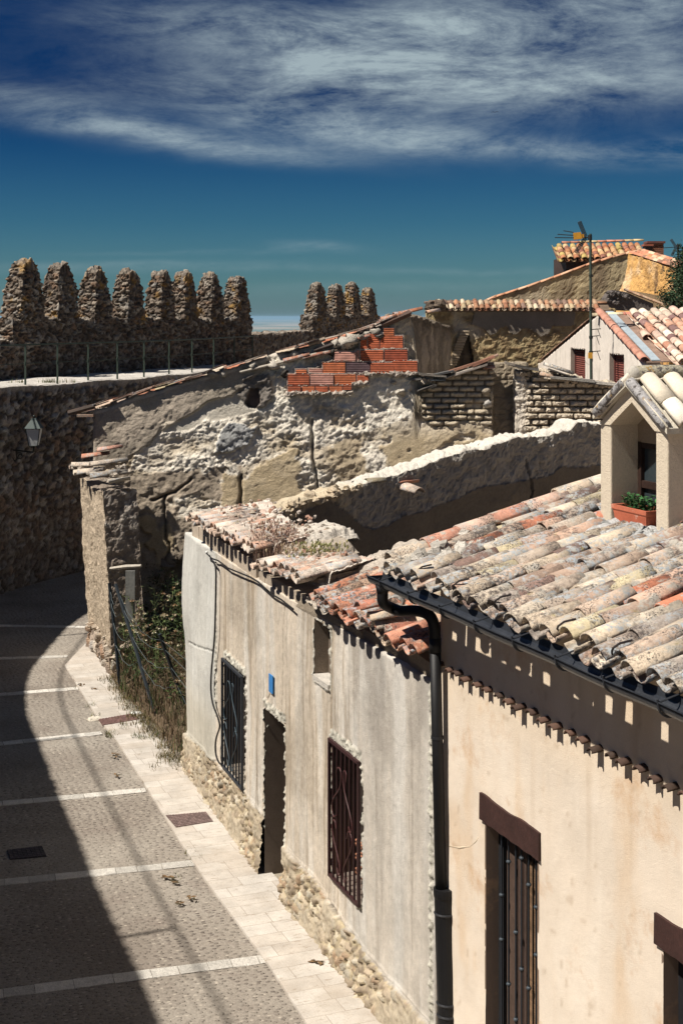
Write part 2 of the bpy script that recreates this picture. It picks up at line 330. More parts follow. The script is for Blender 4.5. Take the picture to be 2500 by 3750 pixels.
# ------------------------------------------------------------------ generic thick wall with real relief
def resample(pts, res, snap=()):
    pts = np.array(pts, float); seg = np.linalg.norm(np.diff(pts, axis=0), axis=1); cum = np.concatenate([[0], np.cumsum(seg)])
    n = max(2, int(math.ceil(cum[-1]/res))); s = np.linspace(0, cum[-1], n+1)
    for q in snap: s[np.argmin(abs(s-q))] = q
    return np.stack([np.interp(s, cum, pts[:, 0]), np.interp(s, cum, pts[:, 1])], 1), s
def solid(name, pts, thick, z0, top, res, surf, mat, parent=None, zres=None, holes=(), smooth=False, mod=None, capres=None, backres=None, **tg):
    zres = zres or res; snap = [h[i] for h in holes for i in (0, 1)]
    Fp, s = resample(pts, res, snap); t = np.gradient(Fp, axis=0); t /= np.linalg.norm(t, axis=1)[:, None]; n = np.stack([t[:, 1], -t[:, 0]], 1)
    nb = max(2, int(len(s)*res/(backres or res*4))); bi = np.unique(np.linspace(0, len(s)-1, nb).astype(int))[::-1]
    ne = max(2, int(thick/res)); fr = (np.arange(1, ne)/ne)
    mid = Fp-n*thick/2
    P = [Fp]; Nn = [n.copy()]; T = [mid]; S = [s]; side = [np.zeros(len(s))]
    Nn[0][0] = nz(n[0]-t[0]); Nn[0][-1] = nz(n[-1]+t[-1])
    P.append(Fp[-1]-n[-1]*thick*fr[:, None]); Nn.append(np.tile(t[-1], (ne-1, 1))); T.append(np.tile(mid[-1]-t[-1]*min(thick/2, s[-1]/2), (ne-1, 1))); S.append(np.full(ne-1, s[-1])); side.append(np.ones(ne-1))
    P.append(Fp[bi]-n[bi]*thick); Nn.append(-n[bi]); T.append(mid[bi]); S.append(s[bi]); side.append(np.full(len(bi), 2))
    P.append(Fp[0]-n[0]*thick*fr[::-1][:, None]); Nn.append(np.tile(-t[0], (ne-1, 1))); T.append(np.tile(mid[0]+t[0]*min(thick/2, s[-1]/2), (ne-1, 1))); S.append(np.full(ne-1, 0.)); side.append(np.full(ne-1, 3))
    P, Nn, T, S, side = map(np.concatenate, (P, Nn, T, S, side)); m = len(P)
    T[0] = mid[0]+t[0]*min(thick/2, s[-1]/2)*.98; T[len(s)-1] = mid[-1]-t[-1]*min(thick/2, s[-1]/2)*.98
    tp = top(S) if callable(top) else np.full(m, float(top)); zb = z0(S) if callable(z0) else np.full(m, float(z0))
    zt = float(np.max(tp-zb)); nzr = max(2, int(math.ceil(zt/zres))); fz = np.linspace(0, 1, nzr+1)
    if holes and not callable(top):
        for h in holes:
            for q in h[2:4]:
                f = (q-zb[0])/(tp[0]-zb[0])
                if 0 < f < 1: fz[np.argmin(abs(fz-f))] = f
    nc = max(2, int(thick/2/(capres or res)))
    A = []; Q = []; SS = []; SD = []
    for f in fz:
        A.append(np.column_stack([P, zb+(tp-zb)*f])); nn = np.column_stack([Nn, np.zeros(m)])
        if f == 1: nn[:, 2] = .8; nn /= np.linalg.norm(nn, axis=1)[:, None]
        Q.append(nn); SS.append(S); SD.append(side)
    for j in range(1, nc+1):
        g = j/nc; p = P+(T-P)*g; sq = S+0.
        A.append(np.column_stack([p, tp+.03*math.sin(g*1.57)])); Q.append(np.tile([0., 0, 1], (m, 1))); SS.append(sq); SD.append(np.full(m, 4.))
    A = np.concatenate(A); Q = np.concatenate(Q); SS = np.concatenate(SS); SD = np.concatenate(SD)
    if mod is not None: A, Q = mod(A, Q)
    d, c = surf(A, SS, A[:, 2], SD); A = A+Q*d[:, None]
    rows = nzr+1+nc; i = np.arange(rows-1)[:, None]*m; k = np.arange(m)[None, :]; k2 = (k+1) % m
    Fc = np.stack([i+k, i+k2, i+m+k2, i+m+k], -1).reshape(-1, 4)
    if holes:
        cs = (SS[Fc[:, 0]]+SS[Fc[:, 1]])/2; cz = (fz[np.minimum(Fc[:, 0]//m, nzr)]+fz[np.minimum(Fc[:, 3]//m, nzr)])/2
        cz = zb[0]+(tp[0]-zb[0])*cz if not callable(top) else A[Fc].mean(1)[:, 2]
        keep = np.ones(len(Fc), bool); sdm = (SD[Fc] == 0).all(1)
        for h in holes: keep &= ~(sdm & (cs > h[0]) & (cs < h[1]) & (cz > h[2]) & (cz < h[3]))
        Fc = Fc[keep]
    return mk(name, A, Fc, mat, parent, c, smooth, **tg)

def palette(r, cols):
    cols = np.array(cols); i = np.clip((r*len(cols)).astype(int), 0, len(cols)-1); return cols[i]
ROCKS = [(.20, .16, .13), (.27, .22, .18), (.34, .29, .24), (.16, .125, .10), (.25, .17, .12), (.30, .28, .26), (.22, .18, .145), (.40, .36, .31)]
def rubble(P, size=(.24, .24, .15), depth=.07, seed=0, tint=1., mort=(.17, .13, .10), warm=None):
    w = np.stack([fbm(P, 2.5, 2, seed+k) for k in (1, 2, 3)], 1)*.10+np.stack([fbm(P, 10, 3, seed+k+7, .6) for k in (1, 2, 3)], 1)*.045
    f1, f2, r = voro(P+w, 1/np.array(size), seed); e = f2-f1
    h = sst(.02, .30, e); d = depth*(h*(.55+.8*r[:, 0])-.55)+fbm(P, 11, 4, seed+5, .6)*depth*.35
    c = palette(r[:, 1], ROCKS)*(.75+.5*r[:, 2])[:, None]; c = lerp(np.array(mort)*np.ones((len(P), 3)), c, sst(.03, .16, e))
    c = c*(1+.35*fbm(P, 7, 3, seed+9))[:, None]*tint
    if warm is not None: c = c*np.array(warm)
    return d, c
def lichen(P, c, amt=.5, seed=0, col=(.33, .19, .045)):
    k = sst(.15, .45, fbm(P, 3.2, 4, seed+40))*amt; return lerp(c, np.array(col)*np.ones((len(P), 3)), k)

# ------------------------------------------------------------------ ground, road, pavement
def build_ground():
    r = np.concatenate([[0], np.geomspace(2, 50000, 80)]); a = np.linspace(0, 2*math.pi, 97)[:-1]; V = []; 
    for q in r:
        x = q*np.cos(a); y = 25+q*np.sin(a); z = -.004-sst(75, 420, np.full(len(a), q))*70-q*q/2/6.37e6*0
        V.append(np.column_stack([x, y, z]))
    V = np.concatenate(V); i = np.arange(len(r)-1)[:, None]*96; k = np.arange(96)[None]; Fc = np.stack([i+k, i+96+k, i+96+(k+1) % 96, i+(k+1) % 96], -1).reshape(-1, 4)
    mk('ground', V, Fc, M_plain, kind='structure')
build_ground()
def sheet(name, poly, z, mat, th=.0, **k):
    m = MB(); P = [np.array([p[0], p[1], z]) for p in poly]
    if th: m.prism(P, (0, 0, -th), (.5, .5, .5))
    else: m.add(P, [tuple(range(len(P)))])
    return m.build(name, mat, **k)
G = lambda x, y: gr(x, y)[:2]
road = sheet('road', [(-13, 3), (4, 3), (4, 70), (-13, 70)], .004, M_road, kind='structure')
pv_l = [(330, 2345), (238, 2442), (287, 2519), (367, 2649), (425, 2712), (540, 2895), (660, 3091), (746, 3222), (982, 3541), (1116, 3750), (1350, 4120), (1700, 4800)]
pv_r = [(2700, 5000), (1800, 4300), (1450, 3790), (1050, 3265), (810, 3000), (700, 2860), (640, 2770), (560, 2690), (490, 2610), (440, 2540), (400, 2470), (350, 2400)]
sheet('pavement', [G(*p) for p in pv_l+pv_r], .035, M_pave, .03, kind='structure')
bands = [((-400, 2286), (333, 2298)), ((-400, 2425), (250, 2405)), ((-400, 2578), (287, 2522)), ((-500, 2778), (373, 2686)), ((-600, 3002), (535, 2895)), ((-700, 3304), (728, 3162)), ((-900, 3760), (973, 3514))]
for (x0, y0), (x1, y1) in bands:
    a = G(x0, y0); b = G(x1, y1); t = nz(b-a); n = np.array([-t[1], t[0]]); L_ = np.linalg.norm(b-a); m = MB(); q = 0.
    while q < L_:
        l = min(random.uniform(.24, .42), L_-q)
        c = a+t*(q+l/2); g = random.uniform(.8, 1.12)
        m.obox((c[0], c[1], .006), (t[0]*(l/2-.004), t[1]*(l/2-.004), 0), (n[0]*.095, n[1]*.095, 0), (0, 0, .006), (.60*g, .57*g, .52*g), .002)
        q += l
    m.build('paving_band', M_mortar, kind='structure')
# ------------------------------------------------------------------ tiles
def tile_template(seg=9, ang=78, nl=3, th=.014):
    a = np.radians(np.linspace(-ang, ang, seg)); V = []
    for j in range(nl):
        y = j/(nl-1)
        for k, off in ((0, 0.), (1, -th)):
            for q in a: V.append((math.sin(q), y, math.cos(q), off, k))
    V = np.array(V); Fc = []; row = 2*seg
    for j in range(nl-1):
        b = j*row
        for i in range(seg-1):
            Fc.append((b+i, b+i+1, b+row+i+1, b+row+i)); Fc.append((b+seg+i, b+row+seg+i, b+row+seg+i+1, b+seg+i+1))
        Fc.append((b, b+row, b+row+seg, b+seg)); Fc.append((b+seg-1, b+2*seg-1, b+row+2*seg-1, b+row+seg-1))
    for b, fl in ((0, 0), ((nl-1)*row, 1)):
        for i in range(seg-1):
            f = (b+i, b+seg+i, b+seg+i+1, b+i+1); Fc.append(f[::-1] if fl else f)
    return V, np.array(Fc)
TV, TF = tile_template()
TV2, TF2 = tile_template(6, 75, 2, .02)
TCOL = [(.44, .17, .10), (.18, .12, .10), (.50, .41, .31), (.46, .35, .27), (.47, .32, .24), (.42, .19, .12), (.36, .26, .20), (.34, .29, .25), (.56, .48, .38), (.48, .41, .27), (.44, .36, .29), (.52, .43, .33), (.40, .32, .26), (.26, .17, .14)]
def tiles(name, pl, mat, parent=None, far=False, **k):
    """pl: list of (origin, across, uphill, up, length, r_low, r_high, colour, concave)"""
    V0, F0 = (TV2, TF2) if far else (TV, TF); VV = []; FF = []; CC = []; n = 0
    for (o, ax, up, zz, Lg, r0, r1, c, con) in pl:
        r = r0+(r1-r0)*V0[:, 1]; q = (r+V0[:, 3]); sx = q*V0[:, 0]; sz = q*V0[:, 2]*(.95); sz = -sz+.0 if con else sz
        w = 1+.0*V0[:, 1]
        P = np.asarray(o)+np.outer(sx*w, ax)+np.outer(V0[:, 1]*Lg, up)+np.outer(sz, zz)
        P = P+rng.normal(0, .0018, P.shape)
        VV.append(P); FF.append(F0+n); n += len(P); CC.append(np.tile(c, (len(P), 1)))
    return mk(name, np.concatenate(VV), np.concatenate(FF), mat, parent, np.concatenate(CC), not far, **k)
def tilecol(pal=TCOL, lo=.8, hi=1.15): return np.array(random.choice(pal))*random.uniform(lo, hi)
def roofpl(O, A, U, ncol, ncou, sp=.235, ex=.31, L_=.42, r=.105, pal=TCOL, jit=1., skip=None, far=False, covers=True, ragged=0.):
    """O eave corner, A unit vector along the eave, U unit vector uphill"""
    O = np.asarray(O, float); A = nz(A); U = nz(U); Z = nz(np.cross(A, U));
    if Z[2] < 0: Z = -Z
    pl = []
    for c in range(ncol):
        cj = random.gauss(0, .006)*jit; rg = random.uniform(-ragged, ragged)
        for j in range(ncou):
            for kind in ((1, 0) if covers else (0,)):
                x = (c+(.5 if kind == 0 else 0))*sp+cj+random.gauss(0, .006)*jit
                y = j*ex+rg+random.gauss(0, .014)*jit-(0.03 if kind else 0)
                if skip and skip(x, y): continue
                a = random.gauss(0, .025)*jit; Ux = nz(U+A*a+Z*(random.gauss(0, .012)*jit+.03)); Ax = nz(A-U*a)
                zz = (.05 if kind == 0 else .085)+random.gauss(0, .004)*jit
                s = random.uniform(.94, 1.05)
                if kind: pl.append((O+A*x+U*y+Z*zz, Ax, Ux, Z, L_*s, r*.80, r*.95, tilecol(pal), True))
                else: pl.append((O+A*x+U*y+Z*zz, Ax, Ux, Z, L_*s, r*1.02, r*.84, tilecol(pal), False))
    return pl
def lumps(m, pts, r, col, n=1, jit=.3):
    for p in pts:
        q = r*random.uniform(.6, 1.3); m.ball(p, (q*random.uniform(.8, 1.3), q*random.uniform(.8, 1.3), q*random.uniform(.5, .9)), np.array(col)*random.uniform(.8, 1.15), 7, 5, q*.22)


def hitpoly(px, py, poly):              # arc length and height where the line of sight meets an upright polyline
    k = (px-CX)/F; best = None; s0 = 0.
    for i in range(len(poly)-1):
        a = np.array(poly[i], float); b = np.array(poly[i+1], float); d = b-a; Ls = np.linalg.norm(d)
        t = (k*a[1]-a[0])/(d[0]-k*d[1]); lo = -1e9 if i == 0 else 0; hi = 1e9 if i == len(poly)-2 else 1
        if lo <= t <= hi:
            p = a+d*t; return s0+t*Ls, H-(py-HY)/F*p[1]
        s0 += Ls
    return s0, 0.
# ------------------------------------------------------------------ town wall with walkway
CW = [(-2.6, 5.5), (-4.9, 12.2), (-6.2, 15.8), (-7.6, 20.0), (-8.95, 24.1), (-9.15, 27.8), (-8.95, 30.9), (-8.25, 34.4), (-7.45, 36.2), (-6.65, 37.7), (-5.55, 40.2), (-4.58, 43.4), (-3.7, 47.5), (-2.9, 52.5)]
def smoothpoly(p, n=3):
    p = np.array(p, float)
    for _ in range(n):
        q = [p[0]]
        for i in range(len(p)-1): q += [p[i]*.75+p[i+1]*.25, p[i]*.25+p[i+1]*.75]
        q.append(p[-1]); p = np.array(q)
    return p
CWs = smoothpoly(CW, 2); WALK = 4.98
cw = thing('town_wall', (-8.25, 34.4, 0), 'tall rubble stone town wall with a railed walkway and eight tapered merlons', 'town wall')
def s_cw(A, s, z, sd):
    d, c = rubble(A, (.25, .25, .19), .09, 1, 1.25, (.065, .052, .042)); c = c*np.array([.95, 1, 1.04]); top = (sd == 4)
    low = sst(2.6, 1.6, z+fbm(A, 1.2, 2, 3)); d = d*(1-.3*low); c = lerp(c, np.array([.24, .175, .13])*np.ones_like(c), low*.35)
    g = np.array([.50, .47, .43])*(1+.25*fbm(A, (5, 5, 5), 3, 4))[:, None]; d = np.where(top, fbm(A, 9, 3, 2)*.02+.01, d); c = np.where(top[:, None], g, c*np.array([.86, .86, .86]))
    rim = sst(WALK-.22, WALK-.05, z)*(sd < 4); c = lerp(c, g*.9, rim*.6); d = d*(1-.75*rim)-.02*rim; return d, c
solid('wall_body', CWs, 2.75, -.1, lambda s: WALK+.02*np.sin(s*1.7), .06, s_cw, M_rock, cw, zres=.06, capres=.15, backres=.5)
M0 = np.array([-8.8, 39.8])+np.array([.24, -.1]); MD = nz([.392, .92]); MN = np.array([MD[1], -MD[0]])
def s_par(seed=2, li=.0):
    def f(A, s, z, sd):
        d, c = rubble(A, (.21, .21, .115), .085, seed, 1.2, (.07, .055, .045)); c = c*np.array([.62, .61, .59]); 
        hi = sst(7.3, 8.1, z+fbm(A, 2, 2, seed)*.3); c = lichen(A, c, .75, seed)*1.0 if li else c
        g = np.array([.36, .32, .27]); 
        return d, lerp(c, g*np.ones_like(c), (sd == 4)*.3)
    return f
# parapet between walkway and merlons
pA = M0-MD*3.2+MD*(-.65); par = [tuple(M0-MD*9), tuple(M0-MD*1.0)]
solid('low_parapet', par, .6, WALK-.05, lambda s: 6.05+.06*fbm(np.column_stack([s*3, s*0, s*0]), 1, 3), .06, s_par(3), M_rock, cw, backres=.3)
def cren(s):
    z = 6.62+.10*fbm(np.column_stack([s*2.2, s*0, s*0]), 1, 3, 8); return z
solid('parapet', [tuple(M0-MD*1.0), tuple(M0+MD*13.55)], .6, WALK-.05, cren, .055, s_par(4), M_rock, cw, backres=.3)
def merlon(c0, md, t, z0_, z1, w, seed, zl, parent, tilt=0.):
    n = np.array([md[1], -md[0]]); a = c0+md*(t-w/2); b = c0+md*(t+w/2); cen = c0+md*t-n*.3
    def mod(A, Q):
        f = np.clip((A[:, 2]-z0_)/(z1-z0_), 0, 1.05); sc = 1.02-.42*f**1.5-.12*sst(.86, 1.02, f); dx = A[:, 0]-cen[0]; dy = A[:, 1]-cen[1]
        al = dx*md[0]+dy*md[1]; A[:, 2] += np.where(f > .97, .16*(1-np.clip(np.abs(al)/(w/2), 0, 1)**2), 0); ac = dx*n[0]+dy*n[1]; sc2 = 1-.35*sst(.5, 1.1, f)
        al = al*sc+tilt*f*.1; ac = ac*sc2; A[:, 0] = cen[0]+al*md[0]+ac*n[0]; A[:, 1] = cen[1]+al*md[1]+ac*n[1]; return A, Q
    return solid('merlon', [tuple(a), tuple(b)], .62, z0_, z1, .05, s_par(seed, .5), M_rock, parent, zres=.05, mod=mod, backres=.12)
for i, (t, w) in enumerate(((-.1, 1.20), (1.69, 1.12), (3.54, 1.00), (5.44, 1.12), (7.39, .98), (8.96, 1.02), (10.8, 1.0), (12.8, 1.15))):
    merlon(M0, MD, t, 6.35, 8.03+random.uniform(-.05, .05)+(.06 if i == 0 else 0), w, 20+i, 0, cw, random.uniform(-.6, .6))
# far part of the wall
fw = thing('far_town_wall', (-2, 66, 0), 'lower stretch of town wall with four weathered merlons, farther off beyond the ruin', 'town wall')
solid('wall_body', [tuple(M0+MD*13.5+MN*-.3), (-2.6, 62), (-1.75, 68.6), (-.3, 71.8), (2.1, 77.2), (6, 84)], .8, 2., lambda s: 6.0+.05*fbm(np.column_stack([s*2, s*0, s*0]), 1, 3), .09, s_par(6), M_rock, fw, backres=.8)
F0 = np.array([-1.0, 70.]); FD = nz([.41, .91])
solid('parapet', [tuple(F0-FD*1.0), tuple(F0+FD*7.6)], .7, 5.9, lambda s: 6.75+.06*fbm(np.column_stack([s*2, s*0, s*0]), 1, 3), .09, s_par(7), M_rock, fw, backres=.4)
for t, w, zz in ((.1, 1.45, 8.2), (2.35, 1.3, 8.15), (4.4, 1.25, 8.3), (6.5, 1.3, 8.05)): merlon(F0, FD, t, 6.0, zz, w, 40+int(t*3), 0, fw)
# ------------------------------------------------------------------ railing on the walkway edge
rail = thing('walkway_railing', (-7.98, 35.8, WALK), 'thin dark green iron railing along the edge of the wall walkway', 'railing')
cp, cs = resample(CWs, .1); ct = np.gradient(cp, axis=0); ct /= np.linalg.norm(ct, axis=1)[:, None]; rp_ = cp-np.stack([ct[:, 1], -ct[:, 0]], 1)*.14
GREEN = (.045, .065, .05)
for zz, rr in ((1.02, .022), (.55, .009)):
    m = MB(); m.tube([(p[0], p[1], WALK+zz) for p in (rp_[::4] if zz > 1 else rp_[-230::4])], rr, 6, GREEN); m.build('rail' if zz > 1 else 'wire', M_metal, rail)
def px_of(p): return CX+F*p[0]/p[1]
posts = [90, 210, 322, 430, 527, 617, 704, 783, 858, 925]; q = [rp_[np.argmin([abs(px_of(p)-x) if p[1] > 33 else 1e9 for p in rp_])] for x in posts]
q += [rp_[i] for i in range(15, np.argmin([abs(px_of(p)-20) if p[1] > 33 else 1e9 for p in rp_])-30, 75)]
for p in q:
    m = MB(); m.box(p[0]-.022, p[0]+.022, p[1]-.022, p[1]+.022, WALK-.02, WALK+1.02, GREEN); m.tube([(p[0], p[1], WALK+.52), (p[0], p[1], WALK+.58)], .035, 6, GREEN); m.build('post', M_metal, rail)
# grass tufts on the walkway edge
def blades(m, c, n, hgt, spread, cols, lean=.5, w=.004, segs=3):
    c = np.asarray(c, float)
    for _ in range(n):
        a = random.uniform(0, 6.283); r = spread*math.sqrt(random.random()); b = c+[r*math.cos(a), r*math.sin(a), 0]; h = hgt*random.uniform(.5, 1.1)
        d = random.uniform(0, 6.283); ln = lean*random.random()*h; wd = random.uniform(0, 3.14); u = np.array([math.cos(wd), math.sin(wd), 0])*w*random.uniform(.7, 1.4)
        V = []
        for k in range(segs+1):
            f = k/segs; p = b+np.array([math.cos(d)*ln*f*f, math.sin(d)*ln*f*f, h*f*(1-.15*f)]); ww = u*(1-f*.9); V += [p-ww, p+ww]
        m.add(V, [(2*k, 2*k+1, 2*k+3, 2*k+2) for k in range(segs)], np.array(random.choice(cols))*random.uniform(.7, 1.3))
m = MB()
for x in (60, 170, 182, 195, 245): blades(m, at(x, 1402, 36.1)+np.array([0, .15, .0]), 26, .13, .22, [(.10, .13, .04), (.22, .18, .09)], w=.008)
m.build('walkway_grass', M_plant, kind='stuff')
# ------------------------------------------------------------------ wall lantern
def lantern():
    c = at(126, 1592, 34.2); wallp = at(52, 1655, 35.0); t = thing('wall_lantern', wallp, 'dark green street lantern with frosted panes on a scrolled iron arm on the town wall', 'street lamp')
    D = (.02, .028, .026); m = MB(); z0 = c[2]-.26; z1 = c[2]+.16
    def ring(z, w): return [np.array([c[0]+i*w, c[1]+j*w, z]) for i, j in ((-1, -1), (1, -1), (1, 1), (-1, 1))]
    lo = ring(z0, .10); hi = ring(z1, .17)
    for i in range(4): m.tube([lo[i], hi[i]], .012, 5, D); m.tube([lo[i], lo[(i+1) % 4]], .012, 5, D); m.tube([hi[i], hi[(i+1) % 4]], .014, 5, D)
    m.build('frame', M_metal, t)
    for i in range(4):
        g = MB(); a, b, c2, d = lo[i], lo[(i+1) % 4], hi[(i+1) % 4], hi[i]; g.add([a, b, c2, d], [(0, 1, 2, 3)], (.6, .6, .6)); g.build('pane', M_frost, t)
    m = MB(); e = ring(z1, .20); t1 = ring(z1+.15, .10); t2 = ring(z1+.19, .07); t3 = ring(z1+.24, .05)
    m.add(e+t1+t2+t3, [(i, (i+1) % 4, 4+(i+1) % 4, 4+i) for i in range(4)]+[(4+i, 4+(i+1) % 4, 8+(i+1) % 4, 8+i) for i in range(4)]+[(8+i, 8+(i+1) % 4, 12+(i+1) % 4, 12+i) for i in range(4)]+[(12, 13, 14, 15), (3, 2, 1, 0)], (.045, .065, .062))
    m.ball((c[0], c[1], z1+.28), .035, D); m.build('roof_cap', M_metal, t)
    m = MB(); base = np.array([c[0]-.02, c[1], z0-.16]); m.tube([(c[0], c[1], z0), base], .022, 6, D)
    end = np.array([wallp[0]-.35, wallp[1]+.3, base[2]-.02]); m.tube([base, end], .018, 6, D)
    sc = [end+(base-end)*(.15+.5*k/24)+np.array([0, 0, -.17+.09*math.sin(k/24*9)]) for k in range(25)]; m.tube(sc, .012, 5, D)
    for f in (.25, .55): ce = end+(base-end)*f+np.array([0, 0, -.12]); m.tube([ce+np.array([math.cos(a)*.075, 0, math.sin(a)*.075]) for a in np.linspace(0, 5.5, 14)], .010, 5, D)
    m.obox(end, (.02, 0, 0), (0, .02, 0), (0, 0, .22), D); m.build('bracket', M_metal, t)
lantern()

# ------------------------------------------------------------------ ruined house
RP = np.array([-4.98, 28.45]); RD = np.array([1., 0.]); RN = np.array([RD[1], -RD[0]]); R3 = np.array([RD[0], RD[1], 0]); RN3 = np.array([RN[0], RN[1], 0])
ruin = thing('ruined_house', (-4.98, 28.45, 0), 'crumbling adobe gable wall with a sloping tiled edge and a patch of red hollow bricks', 'ruin')
BAT = .085                                              # the old wall leans back as it rises
def rs(px, py):
    Y = RP[1]
    for _ in range(5): p = at(px, py, Y); Y = RP[1]+BAT*p[2]
    return float(p[0]-RP[0]), float(p[2])
def rpt(s, z, out=0.): p = RP+RD*s+RN*out; return np.array([p[0], p[1]+BAT*z, z])
def mod_bat(A, Q):
    A[:, 1] += BAT*A[:, 2]; return A, Q
RTOP = [rs(*p) for p in ((330, 1505), (420, 1475), (560, 1432), (740, 1376), (880, 1335), (1010, 1296), (1180, 1252), (1300, 1222), (1400, 1190), (1500, 1150), (1512, 1190), (1530, 1340), (1545, 1385), (1600, 1378), (1640, 1366), (1700, 1355), (1740, 1330), (1785, 1322), (1800, 1335))]
RTs = np.array([p[0] for p in RTOP]); RTz = np.array([p[1] for p in RTOP])
def rtop(s): return np.interp(s, RTs, RTz)+.03*fbm(np.column_stack([s*4, s*0, s*0]), 1, 3)-.04
Z = lambda *pts: [rs(*p) for p in pts]
z_grey = Z((300, 1440), (740, 1340), (910, 1300), (985, 1300), (960, 1360), (885, 1398), (850, 1450), (760, 1480), (690, 1530), (600, 1550), (560, 1630), (520, 1640), (440, 1700), (300, 1720))
z_smooth = Z((650, 1540), (760, 1480), (850, 1440), (960, 1400), (1010, 1480), (960, 1540), (860, 1590), (600, 1640), (540, 1640))
z_white = Z((500, 1640), (560, 1600), (860, 1530), (1000, 1470), (1040, 1420), (1300, 1440), (1400, 1380), (1520, 1380), (1520, 1520), (1300, 1600), (1180, 1640), (1050, 1660), (900, 1700), (700, 1720), (480, 1720))
z_low = Z((300, 1740), (500, 1740), (720, 1690), (880, 1690), (900, 1880), (960, 1930), (960, 2600), (300, 2600))
z_brk = Z((1535, 1390), (1800, 1330), (1800, 1560), (1690, 1545), (1600, 1560), (1520, 1500))
z_chunk = Z((800, 1610), (830, 1560), (940, 1550), (905, 1620), (860, 1640), (790, 1660))
z_ring = Z((870, 1420), (900, 1380), (985, 1370), (1000, 1440), (960, 1490), (910, 1490), (865, 1450))
z_ring2 = Z((898, 1480), (915, 1425), (945, 1420), (955, 1475), (935, 1495), (905, 1492))
z_hole = Z((590, 2190), (600, 2080), (640, 2035), (700, 2030), (730, 2060), (760, 2200), (760, 2500), (585, 2500))
z_bump = Z((300, 1900), (520, 1900), (520, 2500), (300, 2500))
cracks = [Z((612, 1820), (605, 1930), (615, 2030), (600, 2110), (590, 2250)), Z((1150, 1545), (1152, 1700), (1160, 1800)), Z((880, 1740), (888, 1860), (905, 1900)), Z((555, 1830), (612, 1815), (700, 1750))]
def segdist(x, z, pl):
    d = np.full(len(x), 9.)
    for (a, b), (c, e) in zip(pl[:-1], pl[1:]):
        vx, vz = c-a, e-b; t = np.clip(((x-a)*vx+(z-b)*vz)/(vx*vx+vz*vz), 0, 1); d = np.minimum(d, np.hypot(x-a-t*vx, z-b-t*vz))
    return d
def adobe(s, z, seed=0, w=.33, h=.115):
    row = np.floor(z/h); fz = z/h-row; off = ((row*.5) % 1)+.3*np.sin(row*12.9); q = s/w+off; bc = np.floor(q); fx = q-bc
    e = np.minimum(np.minimum(fx, 1-fx)*w, np.minimum(fz, 1-fz)*h); r = _rt[_h(bc.astype(np.int64), row.astype(np.int64), np.full(len(s), seed, np.int64))]; return e, r
